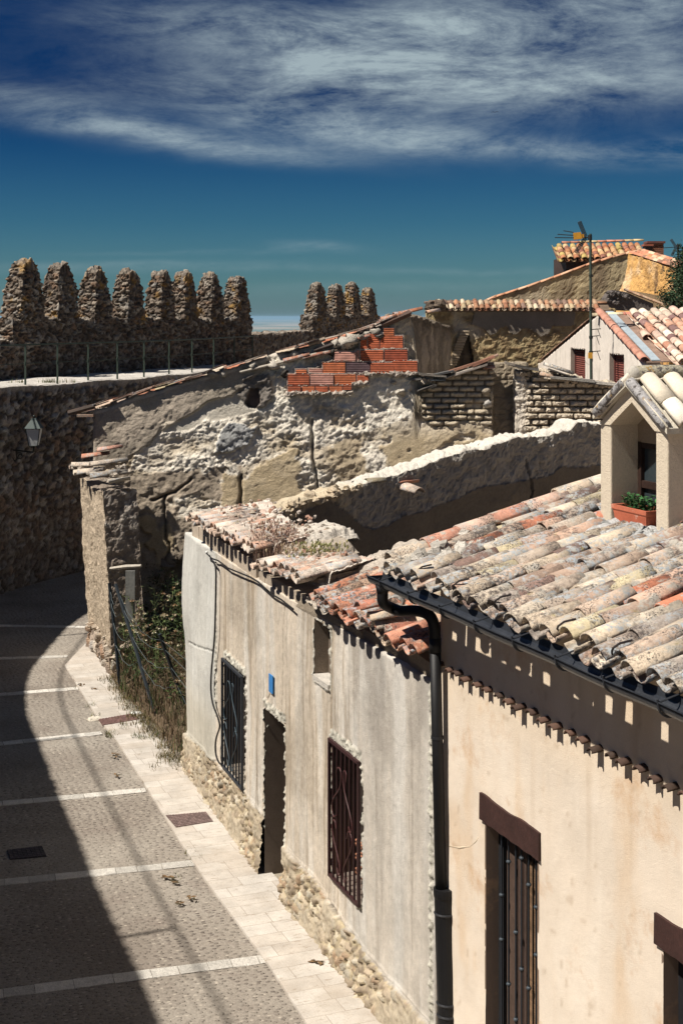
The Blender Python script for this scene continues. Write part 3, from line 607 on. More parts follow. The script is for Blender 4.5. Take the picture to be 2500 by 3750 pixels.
def s_ruin(A, s0, z0, sd):
    s = (A[:, 0]-RP[0])*RD[0]+(A[:, 1]-RP[1])*RD[1]; z = A[:, 2]; n = len(s)
    P = np.column_stack([s, z, A[:, 1]*.3]); wx = s+.13*fbm(P, 2.3, 4, 1); wz = z+.13*fbm(P, 2.3, 4, 2)
    tan = np.array([.50, .41, .285])*(1+.3*fbm(P, 1.1, 4, 3))[:, None]; tan = lerp(tan, np.array([.66, .58, .46])*np.ones((n, 3)), sst(-.15, .25, fbm(P, 1.3, 4, 4)))
    nA = fbm(P, 9, 5, 5, .62); nB = fbm(P, 22, 4, 6, .65); big = fbm(P, 2.2, 4, 7)
    pits = sst(.0, .5, fbm(P, 14, 4, 12, .7)); 
    d = nA*.028+nB*.018+big*.035; c = tan.copy()
    # patchy loss of the tan coat, with crisp edges
    lost = sst(.02, .07, fbm(P, 1.9, 5, 21)); d = d-.03*lost*sst(.0, .2, nA+.2); c = lerp(c, np.array([.58, .50, .39])*np.ones((n, 3)), lost*.5)
    def zone(poly, blur=.0):
        return inpoly(wx, wz, poly).astype(float)
    w = np.maximum(zone(z_white), sst(.15, .22, fbm(P, 1.7, 5, 44))*sst(1.6, 2.6, z)*(1-zone(z_grey))); wr = w*1.
    am = .35+.9*sst(-.25, .3, fbm(P, 1.6, 3, 83)); nC = fbm(P, (17, 22, 10), 2, 15, .5); rid = 1-np.abs(fbm(P, (6, 8, 4), 3, 71, .5))*3; rid = np.clip(rid, -.5, 1); fl = fbm(P, (1.7, 2.6, 1), 6, 91, .62)*7; flk = (np.floor(fl)+sst(.0, .22, fl-np.floor(fl)))/7      # thin coats that have flaked off one by one
    fin = fbm(P, (11, 14, 6), 5, 15, .72); d = d*.62+flk*.10+w*am*(fin*.055+rid*.010)+fin*.012; c = lerp(c, np.array([.84, .78, .67])*(1+.12*nA)[:, None], w*.95*sst(-.45, .1, fl/7)); c = c*(.86+.28*(fl-np.floor(fl)))[:, None]
    sm = zone(z_smooth)*(1-w); d = d*(1-.7*sm)-.01*sm; c = lerp(c, np.array([.60, .56, .48])*np.ones((n, 3)), sm*.85)
    g = zone(z_grey); d = lerp(d[:, None], (.04+nA*.026+nB*.012+.03*fbm(P, 3, 3, 8))[:, None], g)[:, 0]
    gc = np.array([.34, .295, .235])*(1+.5*fbm(P, 1.7, 4, 9))[:, None]; gc = lerp(gc, np.array([.42, .36, .29])*np.ones((n, 3)), sst(.1, .4, fbm(P, 1.0, 3, 31))); c = lerp(c, gc, g)
    lo = zone(z_low)*(1-w); d = d*(1-lo)+lo*(nA*.035+big*.05); c = lerp(c, np.array([.40, .335, .26])*(1+.3*big+.3*nA)[:, None], lo)
    oc = sst(.03, .07, fbm(P, 1.25, 6, 61, .55))*sst(4.4, 3.9, z+.35*(s-2.5)*-.15)*(1-g)*(1-.85*zone(z_white)); d = d*(1-.75*oc)+.03*oc+.006*nA; c = lerp(c, np.array([.50, .40, .255])*(1+.18*nA+.12*big)[:, None], oc*.9)
    b = zone(z_brk)*(1-w*.0); be, br = adobe(s, z); bk = sst(.004, .03, be)
    d = d*(1-b)+b*(bk*(.045+.05*br[:, 0])-.03+nA*.055+nB*.03-.09*(br[:, 1] > .92)*bk); c = lerp(c, lerp(np.array([.22, .17, .11])*np.ones((n, 3)), np.array([.55, .47, .35])*(1+.2*nA)[:, None], bk), b)
    ch = zone(z_chunk); d = d+.07*ch; c = lerp(c, np.array([.40, .40, .39])*np.ones((n, 3)), ch)
    rg = zone(z_ring); d = d+.05*rg+rg*nA*.05; c = lerp(c, np.array([.22, .195, .17])*(1+.5*nB)[:, None], rg)
    r2 = inpoly(s, z, z_ring2).astype(float); d = d-.17*r2; c = lerp(c, np.array([.16, .12, .10])*np.ones((n, 3)), r2)
    for pl in cracks:
        k = sst(.05, .012, segdist(wx, wz, pl)); d = d-.07*k; c = c*(1-.55*k)[:, None]
    tops = (sd == 4) | (z > rtop(s)-.06); c = np.where(tops[:, None], np.array([.50, .45, .38])*(1+.3*nA)[:, None], c); d = np.where(sd == 4, nA*.05, d)
    return d, c
hs = [(rs(590, 2100)[0], rs(752, 2100)[0], -1, rs(660, 2046)[1])]
solid('gable_wall', [tuple(RP), tuple(RP+RD*RTs[-1])], .45, -.1, rtop, .026, s_ruin, M_adobe, ruin, holes=hs, mod=mod_bat, capres=.06, backres=.05, smooth=True)
# arched hollow with a rubble back
a, b = rs(575, 2100), rs(775, 2100)
solid('rubble_filling', [tuple(RP+RD*(a[0]-.1)-RN*.55), tuple(RP+RD*(b[0]+.1)-RN*.55)], .3, -.1, 2.4, .03, lambda A, s, z, sd: rubble(A, (.24, .24, .2), .12, 77, .8), M_rock, ruin, mod=mod_bat)
# ragged lip of plaster arching over the hollow
m = MB(); c0 = rs(668, 2110); 
for k in range(26):
    g = math.pi*k/25; p = rpt(c0[0]+math.cos(g)*.50, c0[1]-.12+math.sin(g)*.52, -.12); lumps(m, [p], .13, (.24, .20, .16))
m.build('arch_lip', M_adobe, ruin, smooth=True, kind='stuff')
# street pier
c1 = G(339, 2385); c2 = G(413, 2476); pd = nz(c2-c1)
def s_pier(A, s, z, sd):
    P = A; nA = fbm(P, 10, 5, 3, .62); d = nA*.035+.05*fbm(P, 1.6, 3, 4); st = sst(.75, .35, z+.25*fbm(P, 2, 3, 5)); dr, cr = rubble(P, (.22, .22, .18), .10, 50, 1.25, (.33, .26, .18))
    fr = (sd == 0)|(sd == 3); c = np.where(fr[:, None], np.array([.44, .36, .27])*(1+.25*fbm(P, (4, 4, 1.0), 4, 6)+.25*nA)[:, None], np.array([.26, .215, .175])*(1+.35*nA+.2*fbm(P, 2, 3, 9))[:, None])  # street face paler, camera-side face darker: sun and shade put into the colour
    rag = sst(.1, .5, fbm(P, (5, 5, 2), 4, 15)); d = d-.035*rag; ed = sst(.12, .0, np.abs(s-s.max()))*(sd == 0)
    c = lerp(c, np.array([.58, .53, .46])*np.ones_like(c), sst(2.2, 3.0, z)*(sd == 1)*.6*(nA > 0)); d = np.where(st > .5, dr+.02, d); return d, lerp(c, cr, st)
def mod_pier(A, Q):
    k = (A[:, 2]/3.44); A[:, 0] -= .19*k; A[:, 1] += .0*k; return A, Q
pier_pts = [tuple(c1-pd*.35), tuple(c2)]
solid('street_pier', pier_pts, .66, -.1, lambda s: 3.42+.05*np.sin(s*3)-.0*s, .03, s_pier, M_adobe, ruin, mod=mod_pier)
# stub of street wall above the pier, end of the gable
mm = rs(338, 1640)
solid('street_corner', [tuple(RP+RD*.0-RN*2.6), tuple(RP+RD*.04-RN*.5)], .4, 3.0, 4.72, .035, lambda A, s, z, sd: (fbm(A, 10, 4, 3)*.03, np.array([.42, .36, .28])*(1+.2*fbm(A, 3, 4, 6))[:, None]), M_adobe, ruin)
# broken tiles on the pier
pl = []; U_ = nz(np.array([.93, .25, .06])); A_ = nz(np.array([.25, -.93, 0]))
for i, (x, y, Y, L_, cc, con) in enumerate(((262, 1702, 27.9, .75, (.55, .46, .37), 0), (255, 1690, 28.4, .6, (.45, .33, .25), 1), (300, 1672, 28.2, .55, (.44, .20, .13), 0), (358, 1648, 28.2, .5, (.50, .27, .20), 0), (330, 1700, 27.4, .75, (.50, .42, .34), 0), (335, 1722, 27.0, .7, (.40, .34, .28), 1), (330, 1745, 26.8, .6, (.30, .25, .20), 0), (270, 1712, 27.6, .5, (.6, .52, .42), 1), (285, 1728, 27.3, .5, (.5, .42, .34), 0), (400, 1742, 26.7, .4, (.5, .45, .38), 1))):
    pl.append((at(x, y+10, Y), nz(A_+rng.normal(0, .15, 3)), nz(U_+np.array([random.gauss(0, .1), random.gauss(0, .22), random.uniform(-.06, .12)])), np.array([0, 0, 1.]), L_, .11, .09, cc, bool(con)))
[tiles('broken_tile', [t_], M_tile, ruin) for t_ in pl]
m = MB(); lumps(m, [at(x+random.uniform(-12, 12), y, Y) for _ in range(4) for x, y, Y in ((300, 1716, 27.8), (340, 1735, 27.2), (380, 1716, 27.6), (420, 1740, 26.9), (450, 1710, 27.5), (475, 1725, 27.3), (400, 1760, 26.8), (440, 1765, 26.8), (270, 1712, 27.9))], .055, (.48, .42, .35)); m.build('mortar_lumps', M_mortar, ruin, smooth=False, kind='stuff')
# plank and prop against the pier
m = MB(); a = at(405, 2082, 26.2); b = at(518, 2072, 26.0); m.tube([a, (a+b)/2+[0, 0, .01], b], [.03, .04, .03], 6, (.42, .38, .32)); m.build('wooden_stick', M_wood, label='bleached wooden stick lying level across the pier above the weeds', cat='stick')
a = at(478, 2090, 26.0); m = MB(); m.obox(a+[0, 0, -.45], (.085, 0, 0), (0, .03, 0), (0, 0, .45), (.16, .16, .15)); m.build('grey_plank', M_wood, label='short grey upright board under the stick beside the pier', cat='board')
# roof verge: slabs and tile edges following the slope
def verge():
    pts = [(262, 1508), (420, 1462), (560, 1418), (745, 1366), (900, 1322), (1010, 1286), (1180, 1243), (1300, 1212), (1380, 1184), (1500, 1138)]
    P3 = []; 
    for x, y in pts: s, z = rs(x, y); P3.append(rpt(s, z, .10))
    m = MB(); pl = []
    for i in range(len(P3)-1):
        a, b = P3[i], P3[i+1]; L_ = np.linalg.norm(b-a); U = (b-a)/L_; n = max(1, int(L_/.33))
        for k in range(n):
            o = a+U*(L_*k/n); j = random.uniform(-.05, .05); Up = nz(U+[0, 0, random.uniform(-.01, .05)]); nrm = nz(np.cross(Up, -RN3)); nrm = nrm if nrm[2] > 0 else -nrm
            colr = tilecol([(.34, .20, .14), (.30, .15, .10), (.46, .36, .28), (.22, .14, .10)]); Up = nz(Up+rng.normal(0, .03, 3)); o = o+[0, 0, random.uniform(-.03, .02)]
            m.obox(o+Up*.2-RN3*(.2+j)+[0, 0, .0], Up*.22, RN3*.24, nrm*.014, colr, .004)
            if random.random() < .75: m.obox(o+Up*.1-RN3*(.22+j)-nrm*.035, Up*.2, RN3*.20, nrm*.012, (.14, .09, .06), .004)
            for q in range(4): pl.append((o-RN3*(.60+.24*q)-[0, 0, .11], -RN3, Up, nrm, .42, .10, .085, tilecol(), False))
    m.build('verge_slabs', M_tile, ruin); tiles('verge_tiles', pl, M_tilefar, ruin, far=True)
    m = MB(); a = rpt(*rs(255, 1512), .12); b = rpt(*rs(350, 1486), .12); m.tube([a, b], .055, 7, (.06, .04, .03)); m.build('rafter_end', M_wood, ruin)
    m = MB(); a = rpt(*rs(300, 1520), .1); m.obox(a+[.1, 0, 0], (.16, .01, .0), (0, .1, 0), (0, 0, .025), (.46, .30, .21), .003); m.build('slab_end', M_tile, ruin)
    m = MB()
    for x, y, r in ((820, 1368, .10), (900, 1345, .07), (930, 1337, .10), (780, 1372, .09), (1080, 1300, .16), (1110, 1298, .12), (1230, 1262, .15), (1255, 1268, .12), (1275, 1255, .16), (1320, 1235, .14), (1350, 1225, .15), (1375, 1215, .16), (1390, 1228, .12), (1300, 1245, .10), (1060, 1320, .08), (1200, 1330, .08), (1160, 1340, .08), (1000, 1340, .1), (1050, 1370, .07), (1010, 1365, .06), (1465, 1435, .10), (1440, 1400, .05)):
        lumps(m, [rpt(*rs(x, y), .04)], r, (.46, .42, .36))
    m.build('mortar_lumps', M_mortar, ruin, smooth=True, kind='stuff')
    for (x0, y0), (x1, y1), r, c in (((1150, 1283), (1240, 1253), .04, (.06, .045, .04)), ((1205, 1292), (1290, 1262), .03, (.10, .07, .05)), ((1395, 1190), (1500, 1145), .075, (.10, .06, .045)), ((1130, 1262), (1190, 1240), .04, (.25, .2, .15)), ((880, 1362), (1160, 1295), .03, (.40, .36, .30))):
        m = MB(); m.tube([rpt(*rs(x0, y0), .1), rpt(*rs(x1, y1), .12)], r, 7, c); m.build('broken_beam', M_wood, ruin)
    for x, y in ((1218, 1290), (1392, 1233), (1042, 1368)): m = MB(); m.ball(rpt(*rs(x, y), .08), .085, (.03, .025, .02), 8, 5, .01); m.build('beam_end', M_wood, ruin)
    pl = []
    for x, y, L_, c in ((1395, 1178, .55, (.40, .17, .09)), (1460, 1158, .5, (.38, .15, .08)), (1040, 1328, .55, (.42, .19, .12)), (1110, 1318, .45, (.34, .15, .10)), (1285, 1252, .4, (.50, .24, .17)), (1160, 1308, .3, (.4, .2, .14))):
        s, z = rs(x, y); pl.append((rpt(s, z, .08), -RN3, nz(R3+[0, 0, .25]), nz([-.25, 0, 1]), L_, .10, .085, c, False))
    [tiles('loose_tile', [t_], M_tile, ruin) for t_ in pl]
verge()
# red hollow bricks
def redbricks():
    m = MB(); Sx, Sy = 900, 900; k = .5102
    RED = (.52, .125, .05); OR = (.57, .16, .06); PK = (.55, .27, .21); DK = (.13, .075, .085)
    L_ = [((985, 590, 1062, 655), OR), ((872, 632, 957, 745), RED), ((820, 665, 870, 745), RED), ((960, 645, 1125, 742), RED), ((635, 760, 788, 830), PK), ((820, 747, 985, 830), RED), ((992, 740, 1157, 830), (.34, .07, .03)), ((790, 747, 816, 826), PK),
          ((552, 834, 714, 915), OR), ((718, 830, 890, 918), DK), ((892, 836, 1060, 918), RED), ((1050, 824, 1228, 908), RED), ((302, 920, 457, 1000), RED), ((462, 918, 628, 1000), PK), ((630, 920, 790, 1000), OR), ((795, 925, 880, 990), RED),
          ((360, 885, 437, 916), OR), ((452, 880, 550, 914), PK), ((302, 1004, 397, 1048), RED), ((400, 1004, 495, 1050), OR), ((498, 1003, 592, 1050), RED), ((597, 1003, 692, 1052), OR), ((695, 1000, 757, 1034), RED)]
    for (x0, y0, x1, y1), c in L_:
        s0, z1 = rs(Sx+x0*k, Sy+y0*k); s1, z0 = rs(Sx+x1*k, Sy+y1*k); o = random.uniform(.125, .15)
        m.obox(rpt((s0+s1)/2, (z0+z1)/2, o-.08), R3*((s1-s0)/2-.006), RN3*.08, (0, 0, (z1-z0)/2-.006), np.array(c)*random.uniform(.85, 1.15), .002)
    m.build('hollow_brick_patch', M_brick, ruin)
    m = MB(); P = [(300, 1000), (1228, 908)]
    for (x0, y0, x1, y1), c in L_:        # mortar bed behind and between
        s0, z1 = rs(Sx+x0*k, Sy+y0*k); s1, z0 = rs(Sx+x1*k, Sy+y1*k); m.obox(rpt((s0+s1)/2, (z0+z1)/2, .02), R3*((s1-s0)/2+.02), RN3*.095, (0, 0, (z1-z0)/2+.02), (.42, .36, .31), .004)
    for x0, x1, y in ((302, 757, 1056), (302, 800, 1000), (360, 900, 918), (552, 1228, 828), (820, 1157, 743), (780, 880, 985), (860, 1230, 915), (1050, 1090, 860), (1150, 1215, 905)):
        for x in np.arange(x0, x1, 17): 
            s, z = rs(Sx+x*k, Sy+(y+random.uniform(-6, 6))*k); lumps(m, [rpt(s, z, .11)], .026 if y not in (1056, 985, 915) else .06, (.47, .41, .35))
    m.build('brick_mortar', M_mortar, ruin, kind='stuff')
redbricks()
# recess and second adobe wall right of it
sA = RTs[-1]; s2, _ = rs(1887, 1400); s3, _ = rs(2260, 1400)
def s_recess(A, s, z, sd):
    n = fbm(A, 8, 5, 3); e, r = adobe(s, z, 5); return n*.06+sst(0, .02, e)*.02, np.array([.30, .25, .185])*(1+.35*n)[:, None]
solid('recess_wall', [tuple(RP+RD*(sA-.25)-RN*.42), tuple(RP+RD*(s2+.3)-RN*.42)], .3, -.1, lambda s: 5.72+.0*s, .035, s_recess, M_adobe, ruin, mod=mod_bat)
B0 = RP+RD*s2; T2 = [rs(x, y) for x, y in ((1887, 1362), (1930, 1352), (1990, 1366), (2060, 1378), (2130, 1392), (2200, 1402), (2265, 1412))]; T2s = np.array([p[0]-s2 for p in T2]); T2z = np.array([p[1] for p in T2])
def s_b2(A, s0, z, sd):
    s = (A[:, 0]-B0[0])*RD[0]+(A[:, 1]-B0[1])*RD[1]; n = fbm(A, 9, 5, 3, .62); e, r = adobe(s+3, z, 9, .36, .125); b = sst(.004, .032, e)
    d = b*(.05+.05*r[:, 0])-.03+n*.07+.03*fbm(A, 22, 3, 8)-.12*(r[:, 1] > .93); c = lerp(np.array([.20, .155, .105])*np.ones((len(s), 3)), np.array([.58, .50, .39])*(1+.2*n)[:, None]*(.85+.3*r[:, 2])[:, None], b)
    wh = sst(.35, .1, s+.1*n)+(sd == 3); wh = np.clip(wh, 0, 1); c = lerp(c, np.array([.62, .56, .48])*np.ones_like(c), wh*.8); d = np.where(wh > .5, n*.08, d); return d, c  # left end paler: its sunlit look is painted into the colour
solid('adobe_brick_wall', [tuple(B0), tuple(RP+RD*s3)], .5, -.1, lambda s: np.interp(s, T2s, T2z)+.03*fbm(np.column_stack([s*5, s*0, s*0]), 1, 3), .026, s_b2, M_adobe, ruin, backres=.04, mod=mod_bat)
def topdebris():
    m = MB()
    for x, y, l, a, c in ((1545, 1385, .5, .15, (.16, .15, .14)), (1580, 1372, .55, -.1, (.30, .27, .23)), (1620, 1365, .4, .2, (.13, .13, .13)), (1700, 1342, 1.1, .32, (.30, .16, .11)), (1660, 1372, .7, .35, (.40, .36, .31)), (1720, 1352, .7, .30, (.42, .37, .32)), (1765, 1322, .5, .4, (.25, .12, .08)), (1560, 1420, .4, .35, (.10, .09, .08)), (1600, 1392, .3, 0, (.10, .11, .12)), (1800, 1310, .3, .5, (.3, .2, .15)),
                          (2090, 1386, .9, -.10, (.30, .28, .25)), (2170, 1398, .9, -.1, (.34, .31, .27)), (2230, 1407, .7, -.05, (.22, .2, .18)), (2050, 1366, .5, -.35, (.20, .18, .16)), (1925, 1345, .5, -.2, (.12, .11, .10)), (1890, 1340, .5, -.3, (.22, .19, .16))):
        s, z = rs(x, y); u = nz(R3+[0, 0, a]); m.obox(rpt(s, z, random.uniform(-.05, .12)), u*l/2, RN3*.18, nz([-a, 0, 1])*.022, c, .008)
    for x in list(np.arange(1540, 1800, 14))+list(np.arange(1890, 2240, 14)):
        y = np.interp(x, [1540, 1640, 1740, 1800, 1890, 1990, 2200], [1390, 1375, 1338, 1330, 1360, 1372, 1410]); lumps(m, [rpt(*rs(x, y+4), random.uniform(-.1, .15))], .07, (.40, .34, .27))
    m.build('roof_debris', M_mortar, ruin, kind='stuff')
    pl = []
    for x, y, L_, a, c in ((1985, 1336, .62, -.32, (.62, .54, .44)), (1968, 1372, .42, -.2, (.40, .28, .2)), (1985, 1386, .4, -.1, (.5, .42, .32)), (1765, 1352, .25, .1, (.42, .2, .12))):
        s, z = rs(x, y); pl.append((rpt(s, z-.02, .1), -RN3, nz(R3+[0, 0, a]), nz([-a, 0, 1]), L_, .1, .085, c, False))
    [tiles('loose_tile', [t_], M_tile, ruin) for t_ in pl]
    m = MB(); lumps(m, [rpt(*rs(1782, 1478), .05)], .13, (.52, .49, .45)); m.build('stuck_stone', M_mortar, ruin, smooth=True); m = MB(); lumps(m, [rpt(*rs(1775, 1430), .05)], .09, (.35, .30, .23)); m.build('stuck_stone', M_mortar, ruin, smooth=True)
topdebris()

# ------------------------------------------------------------------ dark yard wall in front of the ruin
D0 = np.array([-.98, 19.7]); DD = nz([1, .72]); DE = D0+DD*6.6
def dz(px, py):
    n = np.array([DD[1], -DD[0]]); p = hit(px, py, D0, n); return float((p[:2]-D0)@DD), float(p[2])
DT = [dz(*p) for p in ((985, 1905), (1040, 1862), (1110, 1842), (1200, 1815), (1290, 1782), (1370, 1762), (1440, 1738), (1540, 1715), (1640, 1672), (1740, 1645), (1790, 1640), (1800, 1625), (1830, 1628), (1900, 1600), (1990, 1598), (2080, 1582), (2120, 1545), (2190, 1552), (2260, 1560))]
DTs = np.array([p[0] for p in DT]); DTz = np.array([p[1] for p in DT])
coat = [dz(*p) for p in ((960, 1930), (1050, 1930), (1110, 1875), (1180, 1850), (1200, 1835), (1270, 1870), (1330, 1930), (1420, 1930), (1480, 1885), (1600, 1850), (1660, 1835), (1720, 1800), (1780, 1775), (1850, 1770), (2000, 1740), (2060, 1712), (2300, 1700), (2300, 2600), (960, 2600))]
def s_dark(A, s0, z, sd):
    s = (A[:, 0]-D0[0])*DD[0]+(A[:, 1]-D0[1])*DD[1]; P = np.column_stack([s, z, A[:, 1]*.3]); n = fbm(P, 10, 5, 3, .62); wx = s+.06*fbm(P, 4, 4, 5); wz = z+.06*fbm(P, 4, 4, 6)
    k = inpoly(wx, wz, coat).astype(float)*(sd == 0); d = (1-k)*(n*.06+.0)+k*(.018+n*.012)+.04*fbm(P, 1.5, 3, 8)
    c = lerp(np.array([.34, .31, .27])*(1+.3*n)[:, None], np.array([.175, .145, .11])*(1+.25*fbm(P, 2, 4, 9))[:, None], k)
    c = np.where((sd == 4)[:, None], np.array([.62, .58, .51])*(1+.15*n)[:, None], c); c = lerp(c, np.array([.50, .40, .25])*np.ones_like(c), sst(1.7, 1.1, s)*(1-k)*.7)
    cr = sst(.03, .008, segdist(wx, wz, [dz(1925, 1690), dz(1930, 1740), dz(1945, 1800), dz(1925, 1850)])); return d-.04*cr+(sd == 4)*n*.06, c*(1-.6*cr)[:, None]
yw = thing('yard_wall', (D0[0], D0[1], 0), 'low mud wall with bright crumbling top and dark shaded face behind the grey house', 'wall')
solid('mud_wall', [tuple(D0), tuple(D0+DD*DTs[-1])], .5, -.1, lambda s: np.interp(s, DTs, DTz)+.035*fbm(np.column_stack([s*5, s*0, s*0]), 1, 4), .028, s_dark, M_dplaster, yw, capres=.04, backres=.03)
m = MB()
for x, y in [(1040+i*14, np.interp(1040+i*14, [1040, 1200, 1290], [1858, 1810, 1778])) for i in range(18)]:
    s, z = dz(x, y); p = D0+DD*s; lumps(m, [v3(p, z)+np.array([random.uniform(-.1, .2), .1, 0])], .07, (.55, .45, .32))
m.build('rubble_top', M_mortar, yw, kind='stuff')
def loose(px, py, s_up, L_, c, label, yaw=0., rollz=0.02, con=False, r=.11):
    s, z = dz(px, py); p = v3(D0+DD*s, z)+np.array([-.02, .10, .0]); U = nz(np.array([math.cos(yaw), math.sin(yaw), s_up])); A = nz(np.cross(U, [0, 0, 1])); Zn = np.cross(A, U); Zn = Zn if Zn[2] > 0 else -Zn
    t = tiles('roof_tile', [(p, A, U, Zn, L_, r, r*.85, c, con)], M_tile, label=label, cat='roof tile', group='loose tiles lying on the yard wall')
loose(1470, 1792, -.12, .42, (.55, .42, .33), 'pale pink barrel tile lying across the edge of the yard wall, the largest loose one', -.85, r=.13)
loose(1425, 1765, .06, .48, (.42, .19, .12), 'thin reddish tile lying flat just behind the pale pink tile on the yard wall', .35, con=True, r=.08)
loose(1345, 1775, .05, .30, (.26, .22, .15), 'small dark mossy tile left of the pale pink tile on the yard wall', .35, r=.09)

# ------------------------------------------------------------------ grey plastered house with a broken roof
GW = [(-2.30, 21.06), (-1.04, 17.36), (.815, 12.41)]
gh = thing('grey_house', (.815, 12.41, 0), 'low grey plastered house with rubble base, barred openings and broken tile roof', 'house')
GWn = np.array([(-.944, -.33), (-.94, -.342), (-.936, -.352)]); GE = [tuple(np.array(p)+n*.18) for p, n in zip(GW, GWn)]
def gs(px, py): return hitpoly(px, py, GW)
def gp(s, z, out=0.):
    a, b, c = map(np.array, GW); l = np.linalg.norm(b-a)
    if s < l: t = (b-a)/l; p = a+t*s
    else: t = (c-b)/np.linalg.norm(c-b); p = b+t*(s-l)
    n = np.array([t[1], -t[0]]); return v3(p+n*out, z), v3(t), v3(n)
def rect(x0, yt, x1, yb): s0, z1 = gs(x0, yt); s1, _ = gs(x1, yt); _, z0 = gs(x0, yb); return (s0, s1, z0, z1)
g1 = rect(826, 2412, 899, 2800); dr = rect(970, 2592, 1045, 3180); g2 = rect(1217, 2706, 1325, 3200); sl_ = rect(1152, 2190, 1211, 2478)
dr = (dr[0], dr[1], -.2, dr[3]); sl_ = (sl_[0], sl_[1], sl_[2], 3.44); holes = [g1, dr, g2, sl_]
rb = [gs(*p) for p in ((690, 2690), (760, 2762), (800, 2800), (880, 2872), (968, 2990), (1046, 3105), (1150, 3225), (1260, 3385), (1400, 3565), (1580, 3760))]; rbs = [p[0] for p in rb]; rbz = [p[1] for p in rb]
j1 = gs(793, 2400)[0]; j2 = gs(1578, 2400)[0]; j3 = gs(1050, 2400)[0]
def s_grey(A, s, z, sd):
    n = len(s); P = np.column_stack([s, z, A[:, 1]*.2]); nf = fbm(P, 12, 4, 2, .6); nb = fbm(P, 1.2, 3, 3)
    d = nb*.022+nf*.004+.009*fbm(P, (3, .6, 1), 3, 7); st = fbm(P, (3.2, .35, 1), 4, 4, .6); st2 = fbm(P, (8, .5, 1), 4, 14, .6)
    c = np.array([.52, .45, .365])*np.ones((n, 3)); c = lerp(c, np.array([.60, .56, .50])*np.ones_like(c), sst(-.1, .35, st)); c = lerp(c, np.array([.25, .19, .125])*np.ones_like(c), sst(.08, .42, st2)*.65)
    c = lerp(c, np.array([.30, .255, .20])*np.ones_like(c), sst(.05, .3, fbm(P, (1.3, .8, 1), 5, 52))*.55); c = c*(1+.22*fbm(P, 28, 3, 53, .7))[:, None]; c = lerp(c, np.array([.42, .41, .39])*np.ones_like(c), sst(6.6, 7.6, s)*.45); c = lerp(c, np.array([.30, .27, .235])*np.ones_like(c), sst(.12, .35, fbm(P, (1.6, .9, 1), 5, 22))*sst(6.0, 7.4, s)*.6)
    lf = (s < j1).astype(float); c = lerp(c, np.array([.52, .52, .49])*(1+.1*st)[:, None], lf*.85); c = lerp(c, np.array([.42, .38, .30])*np.ones_like(c), lf*sst(1.6, 1.0, z)*.6)
    d = d+lf*(.03-.03*sst(.0, .5, s)*0+.05*fbm(P, (1.2, .8, 1), 2, 33))
    def strip(x0, w, zlo, dep=.035):
        k = sst(w, w*.55, np.abs(s-x0+.02*fbm(P, (2, 5, 1), 3, 5)))*(z > zlo)
        return k
    rim = np.zeros(n)
    for q in holes:
        dx = np.maximum(q[0]-s, s-q[1]); dzz = np.maximum(q[2]-z, z-q[3]); wn = .02*nf+.015*fbm(P, 6, 3, 8)
        up = .11 if q is not sl_ else .02; side = (dx < .028+wn)&(dx > -.1)&(dzz < .0); topk = (dzz > 0)&(dzz < up+wn)&(dx < .02+wn)&(z > q[3])
        bot = (z < q[2])&(dzz < .06+wn)&(dx < .02)&(q is not dr); rim = np.maximum(rim, (side|topk|bot).astype(float))
    k = strip(j1, .05, 1.3); k = np.maximum(k, sst(.05, .03, np.abs(s-j2-.01))*1.); rim = np.maximum(rim, k)
    chip = fbm(P, 24, 3, 6, .7); d = d*(1-rim)+rim*(chip*.05+.008); c = lerp(c, np.array([.44, .42, .36])*(1+.8*chip)[:, None], rim)
    # hairline cracks
    for pl in ([gs(1050, 2130), gs(1040, 2300), gs(1032, 2640)], [gs(1005, 2570), gs(1000, 2520), gs(985, 2550), gs(975, 2566)], [gs(1210, 2560), gs(1212, 2700)], [gs(940, 2840), gs(948, 2960)], [gs(695, 2350), gs(785, 2385)], [gs(1208, 3205), gs(1203, 3290), gs(1260, 3390)]):
        kk = sst(.013, .004, segdist(s+.012*nf, z+.012*nf, pl)); d = d-.02*kk; c = c*(1-.55*kk)[:, None]
    zb = np.interp(s, rbs, rbz)+.05*fbm(P, (3, 3, 1), 3, 11); m_ = (z < zb)
    rd, rc = rubble(A, (.12, .12, .085), .035, 61, 1.25, (.32, .27, .19), (1.03, 1, .88)); rd = rd+.02+.06*sst(.6, .0, z)+.075*fbm(P, 8, 6, 29, .75); bury = sst(-.1, .35, fbm(P, (1.4, 2, 1), 3, 19)); rd = lerp(rd[:, None], (.06+.02*nf)[:, None], bury*.8)[:, 0]; rc = lerp(rc, np.array([.40, .345, .265])*(1+.5*nf)[:, None], .25+bury*.6)
    edge = sst(.0, .03, z-zb)*sst(.05, .03, z-zb); d = d+.012*edge
    d = np.where(m_, rd, d); c = np.where(m_[:, None], rc, c)
    d = np.where(sd == 4, .02*nf, d); return d, c
def mod_g(A, Q):
    return A, Q
solid('plaster_wall', GW, .38, -.15, 3.5, .017, s_grey, M_plaster, gh, holes=holes, mod=None, capres=.1, backres=.3, smooth=True)
